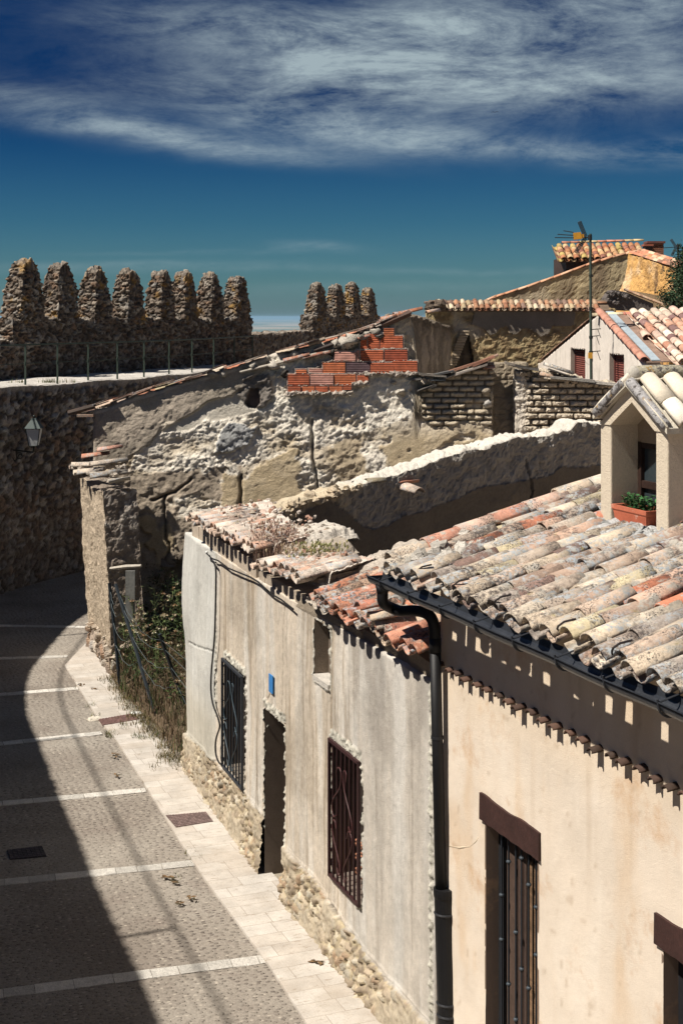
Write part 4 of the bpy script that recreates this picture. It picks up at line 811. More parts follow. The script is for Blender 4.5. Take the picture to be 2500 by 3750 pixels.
def reveal(q, dep, name, mat, col, parent, fn, proud=.05, back=True, backcol=(.03, .022, .018), backmat=None, th=.02):
    s0, s1, z0, z1 = q; m = MB(); p00, t, n = fn(s0, z0); p10, _, _ = fn(s1, z0); zz = np.array([0, 0, z1-z0]); w = p10-p00; wn = w/np.linalg.norm(w); nn = np.array([wn[1], -wn[0], 0])
    o = nn*proud; b = -nn*dep; e = nn*.0
    m.prism([p00+e, p00+b, p00+b+zz, p00+e+zz], -wn*th, col); m.prism([p10+e, p10+e+zz, p10+b+zz, p10+b], wn*th, col)
    m.prism([p00+zz+e, p00+zz+b, p10+zz+b, p10+zz+e], (0, 0, th), col); m.prism([p00+e, p10+e, p10+b, p00+b], (0, 0, -th), col)
    m.build(name, mat, parent)
    if back: bm = MB(); bm.prism([p00+b, p10+b, p10+b+zz, p00+b+zz], -nn*.03, backcol); bm.build('inner_wall', backmat or M_matte, parent)
    return p00, wn, nn
def grille(q, fn, nbar, col, scol, label_parent, out=.03, off=0.):
    s0, s1, z0, z1 = q; w0, t, n = fn(s0, z0, out); w1, _, _ = fn(s1, z0, out); u = nz(w1-w0); L_ = np.linalg.norm(w1-w0); hgt = z1-z0
    g = MB(); r = .014
    for a, b in (((0, 0), (L_, 0)), ((0, hgt), (L_, hgt)), ((0, 0), (0, hgt)), ((L_, 0), (L_, hgt))):
        p = w0+u*a[0]+np.array([0, 0, a[1]]); p2 = w0+u*b[0]+np.array([0, 0, b[1]]); dd = (p2-p)/2; ln = nz(dd); sd_ = np.cross(ln, n); g.obox((p+p2)/2, dd+ln*.014, sd_*.016, n*.014, col)
    fr = g.build('grille_frame', M_metal, label_parent)
    for i in range(1, nbar+1):
        g = MB(); p = w0+u*L_*i/(nbar+1); g.obox(p+np.array([0, 0, hgt/2]), u*.009, n*.009, (0, 0, hgt/2-.014), col); g.build('bar', M_metal, label_parent)
    def scroll(pts):
        P = [w0+u*L_*a+np.array([0, 0, hgt*b])+n*.016 for a, b in pts]; P = np.array(P)
        for _ in range(2): P = np.array([P[0]]+[x for i in range(len(P)-1) for x in (P[i]*.75+P[i+1]*.25, P[i]*.25+P[i+1]*.75)]+[P[-1]])
        m = MB(); m.tube(list(P), .0075, 5, scol); m.build('scroll', M_metal, label_parent)
    scroll([(.30, .80), (.34, .86), (.46, .86), (.48, .78), (.40, .70), (.18, .60), (.14, .52), (.20, .46), (.30, .50)])
    scroll([(.62, .80), (.66, .86), (.56, .88), (.52, .80), (.60, .70), (.80, .58), (.84, .50), (.78, .46), (.72, .50)])
    scroll([(.30, .40), (.24, .46), (.14, .42), (.18, .32), (.40, .18), (.44, .10), (.38, .07), (.32, .12)])
    scroll([(.66, .40), (.72, .48), (.84, .44), (.80, .34), (.58, .20), (.52, .10), (.58, .06), (.66, .12)])
w_ = thing('barred_window', gp(g1[0], 0)[0], 'blue-black iron window grille with long S scrolls, beside the hanging cable, farther of the two', 'window grille', 'scrolled iron grilles on the grey house')
reveal(g1, .22, 'reveal', M_matte, (.20, .17, .14), gh, gp); grille(g1, gp, 6, (.022, .026, .034), (.05, .07, .085), w_, .045)
w_ = thing('barred_window', gp(g2[0], 0)[0], 'dark maroon iron window grille with S scrolls, nearer one beside the black downpipe', 'window grille', 'scrolled iron grilles on the grey house')
p00, wn, nn = reveal(g2, .30, 'reveal', M_matte, (.16, .13, .11), gh, gp); grille(g2, gp, 6, (.035, .013, .014), (.06, .02, .02), w_, .035)
m = MB()
for i in range(5):
    for j in range(5): m.obox(p00+wn*(.16+.17*i+(.08 if j % 2 else 0))-nn*.255+np.array([0, 0, .03+.075*j]), wn*.08, nn*.03, (0, 0, .034), np.array([.55, .24, .14])*random.uniform(.8, 1.2), .002)
m.build('stacked_bricks', M_brick, label='stack of orange bricks seen through the foot of the red barred window', cat='bricks')
p00, wn, nn = reveal(dr, .34, 'reveal', M_matte, (.15, .12, .095), gh, gp, back=False)
dd_ = thing('wooden_door', p00-nn*.3, 'plain dark brown plank door set deep in the grey house wall between the two grilles', 'door')
hd = dr[3]-.0; L_ = dr[1]-dr[0]; 
for i in range(5): 
    m = MB(); m.obox(p00-nn*.30+wn*(L_*(i+.5)/5)+np.array([0, 0, (dr[3]-dr[2])/2]), wn*(L_/10-.004), nn*.02, (0, 0, (dr[3]-dr[2])/2), (.050, .033, .024)); m.build('door_plank', M_wood, dd_)
m = MB(); m.obox(p00+nn*.02+wn*L_/2+np.array([0, 0, .16]), wn*(L_/2+.02), nn*.34, (0, 0, .05), (.40, .35, .27), .004); m.build('door_step', M_mortar, gh)
reveal(sl_, .16, 'niche', M_dplaster, (.30, .24, .18), gh, gp, backcol=(.17, .135, .105), backmat=M_dplaster)
m = MB(); p0, t_, n_ = gp(sl_[0], sl_[2]); L_ = sl_[1]-sl_[0]; m.obox(p0+t_*L_/2-n_*.07+np.array([0, 0, .0]), t_*L_/2, n_*.10, (0, 0, .03), (.62, .58, .52), .004); m.build('niche_sill', M_mortar, gh)
m = MB()
for q in holes:
    for side in (0, 1):
        for zz in np.arange(max(q[2], .6), q[3], .30): p, t_, n_ = gp(q[side], zz, random.uniform(-.04, .015)); m.ball(p+t_*(random.uniform(-.03, .0) if side == 0 else random.uniform(.0, .03)), (random.uniform(.008, .016), random.uniform(.01, .02), random.uniform(.012, .035)), np.array([.44, .43, .37])*random.uniform(.5, 1.15), 6, 4, .005)
    for ss in np.arange(q[0], q[1], .12): p, t_, n_ = gp(ss, q[3]+random.uniform(0, .02), random.uniform(-.04, .01)); m.ball(p, (random.uniform(.012, .03), .018, random.uniform(.008, .02)), np.array([.46, .44, .38])*random.uniform(.5, 1.15), 6, 4, .005)
m.build('chipped_rims', M_mortar, gh, kind='stuff')
# blue plate over the door
p, t_, n_ = gp(gs(1001, 2500)[0], gs(1001, 2503)[1], .028); m = MB(); m.obox(p, t_*.075, n_*.006, (0, 0, .105), (.035, .17, .42)); m.build('wall_plate', M_matte, label='small plain blue plate fixed to the grey wall above the plank door', cat='plate')
# roofs of the grey house
def eave(px, py): s, z = hitpoly(px, py, GE); a, b, c = map(np.array, GE); l = np.linalg.norm(b-a); t = (b-a)/l if s < l else (c-b)/np.linalg.norm(c-b); p = a+t*s if s < l else b+t*(s-l); return v3(p, z), s
RR = np.array([.9293, .3694, 0])
PINK = [(.56, .44, .35), (.50, .36, .28), (.60, .50, .42), (.48, .30, .22), (.54, .40, .31)]
def section(px0, py0, px1, py1, tanp, ncou, mort, dep, name, pal=PINK, seed=0, depr=None):
    a, sa = eave(px0, py0); b, sb = eave(px1, py1); A_ = nz(b-a); L_ = np.linalg.norm(b-a); U_ = nz(RR+[0, 0, tanp]); n = max(2, int(round(L_/.225)))
    def skip(x, y): P = a+A_*x+U_*y; return (P[:2]-np.array([.86, 12.38]))@np.array([.3694, -.9293]) > -.26 and (P[:2]-np.array([.86, 12.38]))@np.array([.9293, .3694]) > .05
    pl = roofpl(a, A_, U_, n, ncou, L_/n, .30, .42, .105, pal, 1.3, skip, ragged=.03); tiles(name, pl, M_tile, gh)
    if mort:
        nu, nv = int(L_/.025), int(dep/.025); u = np.linspace(-.02, L_, nu); v = np.linspace(mort, dep, nv); Ug, Vg = np.meshgrid(u, v); P = a+Ug.reshape(-1, 1)*A_+Vg.reshape(-1, 1)*U_
        q = np.column_stack([Ug.ravel(), Vg.ravel(), np.zeros(Ug.size)]); n1 = fbm(q, 9, 5, seed, .65); nn_ = fbm(q, 2, 3, seed+1); lump = sst(.15, .5, fbm(q, 13, 3, seed+4))*.03
        fz = .115+.03*nn_+.035*n1+lump+.10*sst(.3, .9, Vg.ravel()/dep)*fbm(q, 1.6, 3, seed+7)-.15*sst(.03, .0, Vg.ravel()-mort-.0)+.03*np.cos(Ug.ravel()/(L_/n)*2*math.pi+3.14)*sst(mort+.5, mort, Vg.ravel())
        lim = dep if depr is None else dep+(depr-dep)*Ug.ravel()/L_
        P[:, 2] += fz-.6*sst(lim-.1, lim, Vg.ravel()+.08*nn_)
        c = lerp(np.array([.68, .61, .53])*(1+.2*n1)[:, None], np.array([.60, .42, .34])*np.ones((len(P), 3)), sst(.1, .3, fbm(q, (3, 9, 1), 4, seed+9))*.7)
        i = np.arange(nv-1)[:, None]*nu; k = np.arange(nu-1)[None]; Fc = np.stack([i+k, i+k+1, i+nu+k+1, i+nu+k], -1).reshape(-1, 4); mk('mortar_bed', P, Fc, M_mortar, gh, c)
        m = MB()
        for _ in range(int(L_*dep*26)): x, y = random.uniform(0, L_), random.uniform(mort+.1, dep-.1); lumps(m, [a+A_*x+U_*y+[0, 0, .15]], random.uniform(.012, .035), random.choice([(.6, .52, .45), (.5, .3, .22), (.45, .38, .3)]))
        m.build('rubble_bits', M_mortar, gh, kind='stuff')
        m = MB(); mm_ = -v3(nz(A_[:2]))
        m.prism([a+U_*.15+[0, 0, -.02], b-A_*.1+U_*.15+[0, 0, -.02], b-A_*.1+U_*dep*.8+[0, 0, -.02], a+U_*dep*.8+[0, 0, -.02]], (0, 0, .05), (.40, .33, .26)); m.build('roof_deck', M_mortar, gh)
    return a, b, A_, U_
secA = section(700, 1912, 935, 2040, .12, 2, .22, 1.25, 'eave_tiles', seed=3, depr=.75)
secB = section(948, 2086, 1128, 2146, .16, 2, .24, .80, 'eave_tiles', seed=5, depr=1.1)
secC = section(1150, 2205, 1535, 2425, .27, 6, 0, 1.9, 'roof_tiles', [(.48, .24, .15), (.46, .17, .10), (.54, .42, .31), (.50, .34, .24), (.52, .24, .16), (.42, .33, .25), (.46, .19, .11)], 7)
# mortar fill between sections B and C and behind C
def heap(poly_px, z_, Yl, name, colr, seed, dome=.1, mat=M_mortar, res=.03, lim=None):
    pass
def patch(P0_, ax, ay, la, lb, hfun, colr, name, parent, res=.03, seed=0, mat=M_mortar):
    nu, nv = int(la/res)+1, int(lb/res)+1; u = np.linspace(0, la, nu); v = np.linspace(0, lb, nv); Ug, Vg = np.meshgrid(u, v); Ug = Ug.ravel(); Vg = Vg.ravel(); q = np.column_stack([Ug, Vg, 0*Ug]); n1 = fbm(q, 8, 5, seed, .65)
    P = np.asarray(P0_)+Ug[:, None]*ax+Vg[:, None]*ay; P[:, 2] += hfun(Ug/la, Vg/lb)+n1*.07+fbm(q, 2, 3, seed+2)*.06
    e = np.minimum(np.minimum(Ug, la-Ug), np.minimum(Vg, lb-Vg)); P[:, 2] -= .16*sst(.12, 0, e+.06*n1)
    i = np.arange(nv-1)[:, None]*nu; k = np.arange(nu-1)[None]; Fc = np.stack([i+k, i+k+1, i+nu+k+1, i+nu+k], -1).reshape(-1, 4)
    return mk(name, P, Fc, mat, parent, np.array(colr)*(1+.25*n1)[:, None])
a, b, A_, U_ = secC
patch(a-A_*.55+U_*.55+[0, 0, .02], A_, U_, 1.9, .95, lambda u, v: .10+.05*np.sin(v*3), (.50, .44, .37), 'mortar_heap', gh, seed=9)
patch(a-A_*.42+U_*.05, A_, U_, .55, 1.0, lambda u, v: .08+0*u, (.50, .44, .37), 'mortar_heap', gh, seed=12)
patch(secA[1]-secA[2]*.9+secA[3]*.55, secA[2], secA[3], 1.0, .75, lambda u, v: .10+.10*np.sin(v*3)*u, (.58, .53, .46), 'mortar_heap', gh, seed=14)
patch(secA[1]-secA[2]*.1+secA[3]*.25+[0, 0, -.08], secA[2], secA[3], .6, .9, lambda u, v: .15+0*u, (.42, .36, .29), 'mortar_heap', gh, seed=15)
m = MB(); lumps(m, [secC[0]+secC[2]*random.uniform(-.3, 1.6)+secC[3]*random.uniform(.9, 1.5)+np.array([0, 0, .12]) for _ in range(60)], .04, (.48, .42, .35)); m.build('rubble_bits', M_mortar, gh, kind='stuff')
# broken courses at the right end, under the gutter
pl = []; Un = nz(RR+[0, 0, .2])
for x, y, L_, c, yw_ in ((1462, 2330, .5, (.30, .12, .08), -.5), (1480, 2360, .55, (.16, .09, .07), -.5), (1500, 2385, .5, (.32, .11, .07), -.45), (1400, 2290, .45, (.50, .40, .30), -.15), (1420, 2320, .45, (.42, .34, .27), -.1), (1360, 2250, .4, (.50, .20, .13), 0), (1495, 2235, .2, (.38, .36, .33), .9)):
    U2 = nz(np.array([math.cos(.378+yw_), math.sin(.378+yw_), .12])); pl.append((at(x-52, y-14, 12.98), nz(np.cross(U2, [0, 0, 1])), U2, np.array([0, 0, 1.]), L_*.62, .095, .08, c, False))
[tiles('displaced_tile', [t_], M_tile, gh) for t_ in pl]
m = MB(); p, t_, n_ = gp(8.88, 3.5); m.obox(p-n_*.13+[0, 0, .06], t_*.26, n_*.12, (0, 0, .10), (.34, .28, .21), .02); m.obox(gp(7.95, 3.5)[0]-n_*.15+[0, 0, .04], t_*.8, n_*.12, (0, 0, .07), (.30, .25, .19), .01); m.obox(gp(6.4, 3.5)[0]-n_*.15+[0, 0, .02], t_*1.0, n_*.14, (0, 0, .06), (.30, .25, .19), .01); m.build('eave_fill', M_adobe, gh)
for x0, x1, zt_ in ((702, 934, 3.70), (946, 1126, 3.62), (1128, 1215, 3.60)):
    s0, s1 = gs(x0, 2100)[0], gs(x1, 2100)[0]; n_k = 8
    for k in range(n_k):
        sa_, sb_ = s0+(s1-s0)*k/n_k, s0+(s1-s0)*(k+1)/n_k; p, t_, n_ = gp((sa_+sb_)/2, (3.49+zt_)/2); m = MB() if k == 0 else m; m.obox(p-n_*.165, t_*((sb_-sa_)/2+.004), n_*.155, (0, 0, (zt_-3.49)/2), (.42, .35, .275), .004)
    m.build('eave_fill', M_plaster, gh)
# loose long tiles on the far corner of this roof
for i, (x, y, Y, L_, c, con, lab) in enumerate(((738, 1868, 20.9, .62, (.42, .17, .13), True, 'long dull red tile lying on top at the far corner of the grey house roof'), (705, 1888, 20.9, .40, (.52, .46, .38), False, 'short pale tile sticking out at the far corner of the grey house roof'), (790, 1876, 20.8, .48, (.15, .08, .06), True, 'dark brown broken tile under the long dull red tile'), (880, 1868, 20.9, .18, (.44, .33, .20), False, 'small ochre tile stub at the right end of the long dull red tile'))):
    U2 = nz([.99, .12, .045]); tiles('roof_tile', [(at(x, y, Y), nz(np.cross(U2, [0, 0, 1])), U2, np.array([0, 0, 1.]), L_, .09, .08, c, con)], M_tile, label=lab, cat='roof tile', group='loose tiles on the grey house roof')
# roof plants
def drygrass(px, py, Y, n, hgt, spread, cols, name, label, lean=.5, w=.004, heads=0):
    c = at(px, py, Y); t = thing(name, c, label, 'plant'); m = MB(); blades(m, c, n, hgt, spread, cols, lean, w); m.build('stems', M_plant, t)
    if heads:
        m = MB()
        for _ in range(heads): p = c+np.array([random.gauss(0, spread*.6), random.gauss(0, spread*.6), hgt*random.uniform(.5, 1.0)]); m.ball(p, (.010, .010, .022), np.array(random.choice(cols))*random.uniform(.9, 1.4), 5, 4, .003)
        m.build('seed_heads', M_plant, t, kind='stuff')
    return t
drygrass(1005, 2050, 17.05, 620, .46, .26, [(.32, .22, .18), (.38, .28, .22), (.24, .15, .12), (.42, .33, .24)], 'dry_grass', 'bushy clump of dry pinkish grass growing on the broken grey house roof', .7, .0035, 160)
drygrass(1085, 2062, 16.6, 190, .22, .22, [(.36, .28, .18), (.30, .22, .15)], 'dry_grass', 'sparse dry grass trailing right of the bushy pinkish clump on the roof', .7, .003, 50)
drygrass(1180, 2085, 16.2, 260, .30, .22, [(.22, .21, .09), (.30, .26, .13), (.16, .17, .07)], 'yellow_weed', 'yellow-green feathery weed on the grey house roof in front of the dark yard wall', .8, .004, 120)
P_ = [at(x, y, 15.6) for x, y in ((1240, 2060), (1262, 2078), (1290, 2083), (1340, 2080), (1385, 2086))]; m = MB(); m.tube(P_, [.016, .015, .015, .014, .012], 7, (.52, .47, .38)); m.build('cane_stick', M_wood, label='bleached curved cane lying on the roof rubble left of the gutter end', cat='stick')
# cable down the front
def cable():
    t = thing('wall_cable', gp(gs(800, 2050)[0], 3.4)[0], 'black cable hanging from the eave down the grey wall, looping behind the blue-black grille', 'cable')
    P = []
    for x, y in ((790, 2052), (806, 2064), (809, 2100), (808, 2160), (806, 2260), (803, 2340), (797, 2400), (791, 2460), (789, 2530), (797, 2580), (812, 2615), (820, 2640), (824, 2660), (812, 2690), (806, 2720), (807, 2760), (818, 2790), (830, 2800)):
        s, z = gs(x, y); P.append(gp(s, z, .065)[0])
    P = np.array(P)
    for _ in range(2): P = np.array([P[0]]+[x for i in range(len(P)-1) for x in (P[i]*.75+P[i+1]*.25, P[i]*.25+P[i+1]*.75)]+[P[-1]])
    m = MB(); m.tube(list(P), .013, 6, (.012, .012, .013)); m.build('drop_cable', M_metal, t)
    P = []
    for x, y in ((770, 2026), (790, 2045), (812, 2052), (850, 2080), (930, 2112), (960, 2130), (1010, 2175), (1045, 2195), (1090, 2230)): s, z = gs(x, y); P.append(gp(s, z, .05)[0])
    m = MB(); m.tube(P, .010, 6, (.012, .012, .013)); m.build('eave_cable', M_metal, t)
    p = gp(*gs(770, 2022), .05)[0]; m = MB(); m.ball(p, .022, (.6, .6, .58)); m.build('insulator', M_matte, t)
cable()

# ------------------------------------------------------------------ cream house on the right
B0_ = np.array([.86, 12.38]); BW = np.array([.3694, -.9293]); BN = np.array([-.9293, -.3694]); W3 = v3(BW); N3 = v3(BN)
bh = thing('cream_house', (.86, 12.38, 0), 'cream plastered house with a row of tile ends below its lichened barrel tile roof', 'house')
def bs(px, py): p = hit(px, py, B0_, BN); return float((p[:2]-B0_)@BW), float(p[2])
def bp(s, z, out=0.): return v3(B0_+BW*s+BN*out, z), W3, N3
dz1 = bs(1778, 3012)[1]; bd = (bs(1778, 3100)[0], bs(1967, 3100)[0], -.2, dz1); b2s = bs(2427, 3500)[0]; bd2 = (b2s, b2s+(bd[1]-bd[0]), -.2, dz1)
def s_beige(A, s, z, sd):
    P = np.column_stack([s, z, 0*s]); n = fbm(P, 2.2, 4, 3); f = fbm(P, (3, 1.1, 1), 4, 5); c = np.array([.655, .565, .465])*(1+.07*n)[:, None]
    c = lerp(c, np.array([.58, .42, .27])*np.ones_like(c), sst(.08, .55, f)*.55); c = lerp(c, np.array([.73, .66, .57])*np.ones_like(c), sst(.05, .4, -f)*.4); c = lerp(c, np.array([.60, .48, .34])*np.ones_like(c), sst(3.2, 3.7, z)*.5)
    dr_ = sst(.15, .5, fbm(P, (9, .7, 1), 4, 31))*sst(2.2, 3.6, z); c = lerp(c, np.array([.38, .27, .17])*np.ones_like(c), dr_*.35); sp = sst(.42, .55, fbm(P, 13, 3, 41)); c = lerp(c, np.array([.36, .26, .17])*np.ones_like(c), sp*.4)
    return n*.008+.0015*fbm(P, 30, 2, 4)+.006*fbm(P, 1.1, 3, 6), c
solid('front_wall', [tuple(B0_), tuple(B0_+BW*6)], .45, -.1, 4.42, .035, s_beige, M_cream, bh, holes=[bd, bd2], smooth=True, backres=1.)
m = MB(); m.prism([v3(B0_-BN*.46+BW*.02, -.1), v3(B0_-BN*5.5+BW*.02, -.1), v3(B0_-BN*5.5+BW*.02, 5.75), v3(B0_-BN*.46+BW*.02, 4.4)], W3*.3, (.5, .4, .3)); m.build('side_wall', M_cream, bh)
# tile ends set in the wall
pl = []
for i in range(28):
    s = .045+i*.181; zc = bs(1625, 2440)[1]; nrm = nz(np.array([0, 0, 1.])+N3*.12); ax = W3; up = -nz(N3-np.array([0, 0, .12]))
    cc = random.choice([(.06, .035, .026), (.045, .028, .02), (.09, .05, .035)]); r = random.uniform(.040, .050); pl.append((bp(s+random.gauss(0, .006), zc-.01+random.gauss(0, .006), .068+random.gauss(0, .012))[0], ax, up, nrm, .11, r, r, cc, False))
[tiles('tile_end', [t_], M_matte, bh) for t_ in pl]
# doors: lintel, blind, bars with knobs
def door(q, knobs, lab, lab2, lab3, seed):
    p00, wn, nn = reveal(q, .15, 'door_reveal', M_cream, (.20, .145, .11), bh, bp, back=False)
    t = thing('door', p00-nn*.25, lab, 'door'); L_ = q[1]-q[0]; Hh = q[3]-q[2]; rs_ = random.Random(seed)
    m = MB(); zt = bs(1750, 2895)[1]; zb = bs(1750, 2988)[1]; a = q[0]-.075; b = q[1]+.055; n = 16; V = []
    for i in range(n+1):
        s = a+(b-a)*i/n; wob = .009*math.sin(i*.55+seed)+.003*math.sin(i*1.3); V += [bp(s, zb+.004*math.sin(i*1.9), .025)[0], bp(s, zt+wob, .022)[0], bp(s, zt+wob-.005, -.12)[0], bp(s, zb, -.12)[0]]
    Fq = [(4*i+k, 4*i+(k+1) % 4, 4*i+4+(k+1) % 4, 4*i+4+k) for i in range(n) for k in range(4)]+[(0, 1, 2, 3), (4*n+3, 4*n+2, 4*n+1, 4*n)]
    m.add(V, Fq, (.040, .018, .015)); m.build('lintel', M_wood, bh)
    m = MB(); m.obox(p00-nn*.17+wn*L_*.5+np.array([0, 0, Hh/2]), wn*L_/2, nn*.02, (0, 0, Hh/2), (.035, .020, .015)); m.build('door_leaf', M_wood, t)
    for x0, x1, c, dpt in ((0, .10, (.010, .010, .012), .13), (.16, .36, (.07, .045, .034), .135), (.38, .56, (.06, .038, .03), .135)): m = MB(); m.obox(p00-nn*dpt+wn*L_*(x0+x1)/2+np.array([0, 0, Hh/2]), wn*L_*(x1-x0)/2, nn*.015, (0, 0, Hh/2-.01), c); m.build('door_panel', M_wood, t)
    bl = thing('roller_blind', p00-nn*.1+wn*L_*.6, lab2, 'blind'); m = MB(); zz = 0
    while zz < Hh-.12: m.obox(p00-nn*.10+wn*L_*.79+np.array([0, 0, zz]), wn*L_*.20, nn*.006, (0, 0, .007), np.array([.19, .115, .065])*rs_.uniform(.75, 1.2)); zz += .019
    for f in (.62, .72, .86, .96): m.obox(p00-nn*.092+wn*L_*f+np.array([0, 0, Hh/2]), wn*.004, nn*.004, (0, 0, Hh/2-.06), (.03, .02, .015))
    m.build('slats', M_wood, bl)
    g = thing('door_grille', p00-nn*.05, lab3, 'grille')
    for x, ys in knobs:
        s, _ = bs(x, 3100); s = s if q is bd else q[0]+(s-bd[0]); m = MB(); m.tube([bp(s, q[2], -.05)[0], bp(s, q[3]+.01, -.05)[0]], .008, 6, (.016, .020, .026)); br = m.build('bar', M_metal, g)
        for y in ys:
            _, z = bs(x, y); m = MB(); m.ball(bp(s, z, -.05)[0], (.021, .021, .016), (.05, .062, .075), 8, 6); m.tube([bp(s, z-.02, -.05)[0], bp(s, z+.02, -.05)[0]], .012, 6, (.02, .025, .03)); m.build('knob', M_metal, br)
KN = [(1815, (3280, 3443)), (1841, (3158, 3607)), (1867, (3417, 3737)), (1888, (3145, 3552)), (1914, (3243, 3622)), (1941, (3325, 3500)), (1964, (3413,))]
door(bd, KN, 'dark wooden door of the cream house beside the black downpipe', 'brown slatted roller blind hanging inside the door nearest the downpipe', 'thin black knobbed bars before the cream house door nearest the downpipe', 1)
door(bd2, KN, 'dark wooden door of the cream house cut by the right edge of the photo', 'brown slatted roller blind in the doorway at the right edge', 'thin black knobbed bars before the doorway cut by the right edge', 4)
# conduit line buried in the plaster (slightly raised)
P_ = [bp(*bs(x, y), -.0085)[0] for x, y in ((1630, 3096), (1680, 3105), (1720, 3100), (1740, 3082), (1750, 3066))]; m = MB(); m.tube(P_, .010, 6, (.52, .43, .32)); m.build('buried_conduit', M_cream, bh, smooth=True)
# gutter
GZ = 4.395; g0 = np.array([.293, 12.78, GZ])+N3*.035+W3*.10; gl = 5.9
gt = thing('gutter', g0, 'long dark metal half-round gutter hanging under the eave of the cream house', 'gutter')
def gut():
    V = []; Fq = []; n = 12; nl = 30; ang = np.linspace(-math.pi*.5, math.pi*.5, n)
    prof = [(math.sin(a)*.078, -math.cos(a)*.078) for a in ang]; prof = prof+[(.09, .004), (.088, .012), (.080, .010)]+[(math.sin(a)*.073, -math.cos(a)*.073) for a in ang[::-1]]+[(-.078, .03)]
    k = len(prof)
    for j in range(nl+1):
        b = g0+W3*(gl*j/nl); sag = .004*math.sin(j*.9)
        for x, z in prof: V.append(b+N3*x+np.array([0, 0, z+sag]))
    Fq = [(j*k+i, j*k+(i+1) % k, (j+1)*k+(i+1) % k, (j+1)*k+i) for j in range(nl) for i in range(k)]
    m = MB(); m.add(V, Fq, (.060, .066, .078)); m.add([g0+N3*x+np.array([0, 0, z]) for x, z in prof[:n]], [tuple(range(n))], (.05, .055, .065)); m.build('channel', M_gutter, gt, smooth=False)
    s = .30
    while s < gl:
        m = MB(); b = g0+W3*s; m.tube([b+N3*(math.sin(a)*.084)+np.array([0, 0, -math.cos(a)*.084]) for a in np.linspace(-1.5, 1.5, 11)]+[b+N3*.09+np.array([0, 0, .03])], .008, 5, (.03, .033, .04)); m.tube([b+N3*.085+np.array([0, 0, .01]), b-N3*.06+np.array([0, 0, .045]), b-N3*.10+np.array([0, 0, .06])], .007, 5, (.03, .033, .04)); m.build('bracket', M_metal, gt); s += .60
gut()
dp = thing('downpipe', v3(B0_+BN*.085), 'black swan-necked metal downpipe with thicker bottom sleeve between grey and cream houses', 'downpipe')
def pipe():
    BK = (.006, .006, .007); top = g0+W3*.17; m = MB()
    P = [top+[0, 0, -.05], top+[0, 0, -.14]]; m.tube(P, [.065, .048], 12, BK)
    e1 = at(1580, 2275, 12.36); pts = [top+[0, 0, -.12], top+[0, 0, -.22], at(1437, 2228, 12.62), at(1465, 2240, 12.52), at(1510, 2236, 12.40), at(1552, 2240, 12.30), at(1578, 2258, 12.26), at(1590, 2295, 12.25), at(1592, 2350, 12.25)]
    P = np.array(pts)
    for _ in range(2): P = np.array([P[0]]+[x for i in range(len(P)-1) for x in (P[i]*.75+P[i+1]*.25, P[i]*.25+P[i+1]*.75)]+[P[-1]])
    m.tube(list(P), .050, 12, BK); m.build('swan_neck', M_metal, dp, smooth=True)
    a = at(1592, 2345, 12.25); b = at(1613, 3260, 12.24); m = MB(); m.tube([a, (a+b)/2, b], .049, 14, BK); m.tube([a+[0, 0, .02], a+[0, 0, -.10]], .054, 14, BK); m.build('pipe', M_metal, dp, smooth=True)
    c = np.array([b[0]+.075, b[1]-.06, -.05]); b2 = b+np.array([.03, 0, 0]); m = MB(); m.tube([b2+[0, 0, .02], b2+[0, 0, -.01], b2+[0, 0, -.05], b2+[0, 0, -.06], c], [.094, .096, .092, .087, .087], 18, BK); sv = m.build('sleeve', M_metal, dp)
    for dzz in (-.19, -.95, -1.05): p = b2+(c-b2)*(-dzz/(b2[2]-c[2])); m = MB(); m.tube([p+[0, 0, .012], p, p-[0, 0, .012]], [.090, .097, .090], 18, (.016, .017, .02)); m.obox(p+np.array([.098, -.03, 0]), (.016, 0, 0), (0, .01, 0), (0, 0, .02), (.016, .017, .02)); m.build('clamp', M_metal, dp)
    for y in (2700,): p = at(1600, y, 12.25); m = MB(); m.tube([p+[0, 0, .012], p-[0, 0, .012]], .056, 14, (.016, .017, .02)); m.build('clamp', M_metal, dp)
pipe()
# main roof
E0 = np.array([.52, 12.2]); BR = -BN; TP = .275; EZ = 4.415
def rp3(t, q, up=0.): return v3(E0+BW*t+BR*q, EZ+TP*q+up)
RU = nz(v3(BR, TP))
D_T0, D_T1, D_Q = .494, 1.498, 1.66
def skipB(x, y):
    t = x-.33; q = y*RU[0]/BR[0] if BR[0] else y
    return D_T0-.02 < t < D_T1+.02 and q > D_Q-.42
pl = roofpl(rp3(-.33, .03), W3, RU, 25, 15, .222, .30, .43, .102, TCOL, 2.2, skipB, ragged=.035)
tiles('roof_tiles', pl, M_tile, bh)
m = MB(); m.prism([rp3(-.36, .24, -.045), rp3(5.5, .24, -.045), rp3(5.5, 5.2, -.045), rp3(-.36, 5.2, -.045)], (0, 0, .06), (.30, .26, .21)); m.build('roof_deck', M_mortar, bh)
m = MB()
for i in range(24):
    t = -.33+i*.232
    lumps(m, [rp3(t+.116+random.uniform(-.02, .02), random.uniform(.13, .18), .08)], .035, (.45, .41, .35))
for _ in range(260): lumps(m, [rp3(random.uniform(-.3, 5), random.uniform(.3, 4.2), .10)], .038, (.44, .42, .38))
for _ in range(26): lumps(m, [rp3(random.uniform(-.3, .2), random.uniform(.1, .8), .12)], .06, (.56, .52, .46))
m.build('mortar_lumps', M_mortar, bh, kind='stuff')
# wire hooks on eave tiles
for i in (2, 5, 8, 12, 15, 19):
    m = MB(); t = -.33+i*.232+.11; m.tube([rp3(t-.06, .06, .05), rp3(t-.03, .04, .11), rp3(t+.0, .03, .14), rp3(t+.03, .06, .165), rp3(t+.05, .14, .16)], .008, 5, (.02, .015, .015)); m.build('tile_hook', M_metal, bh)
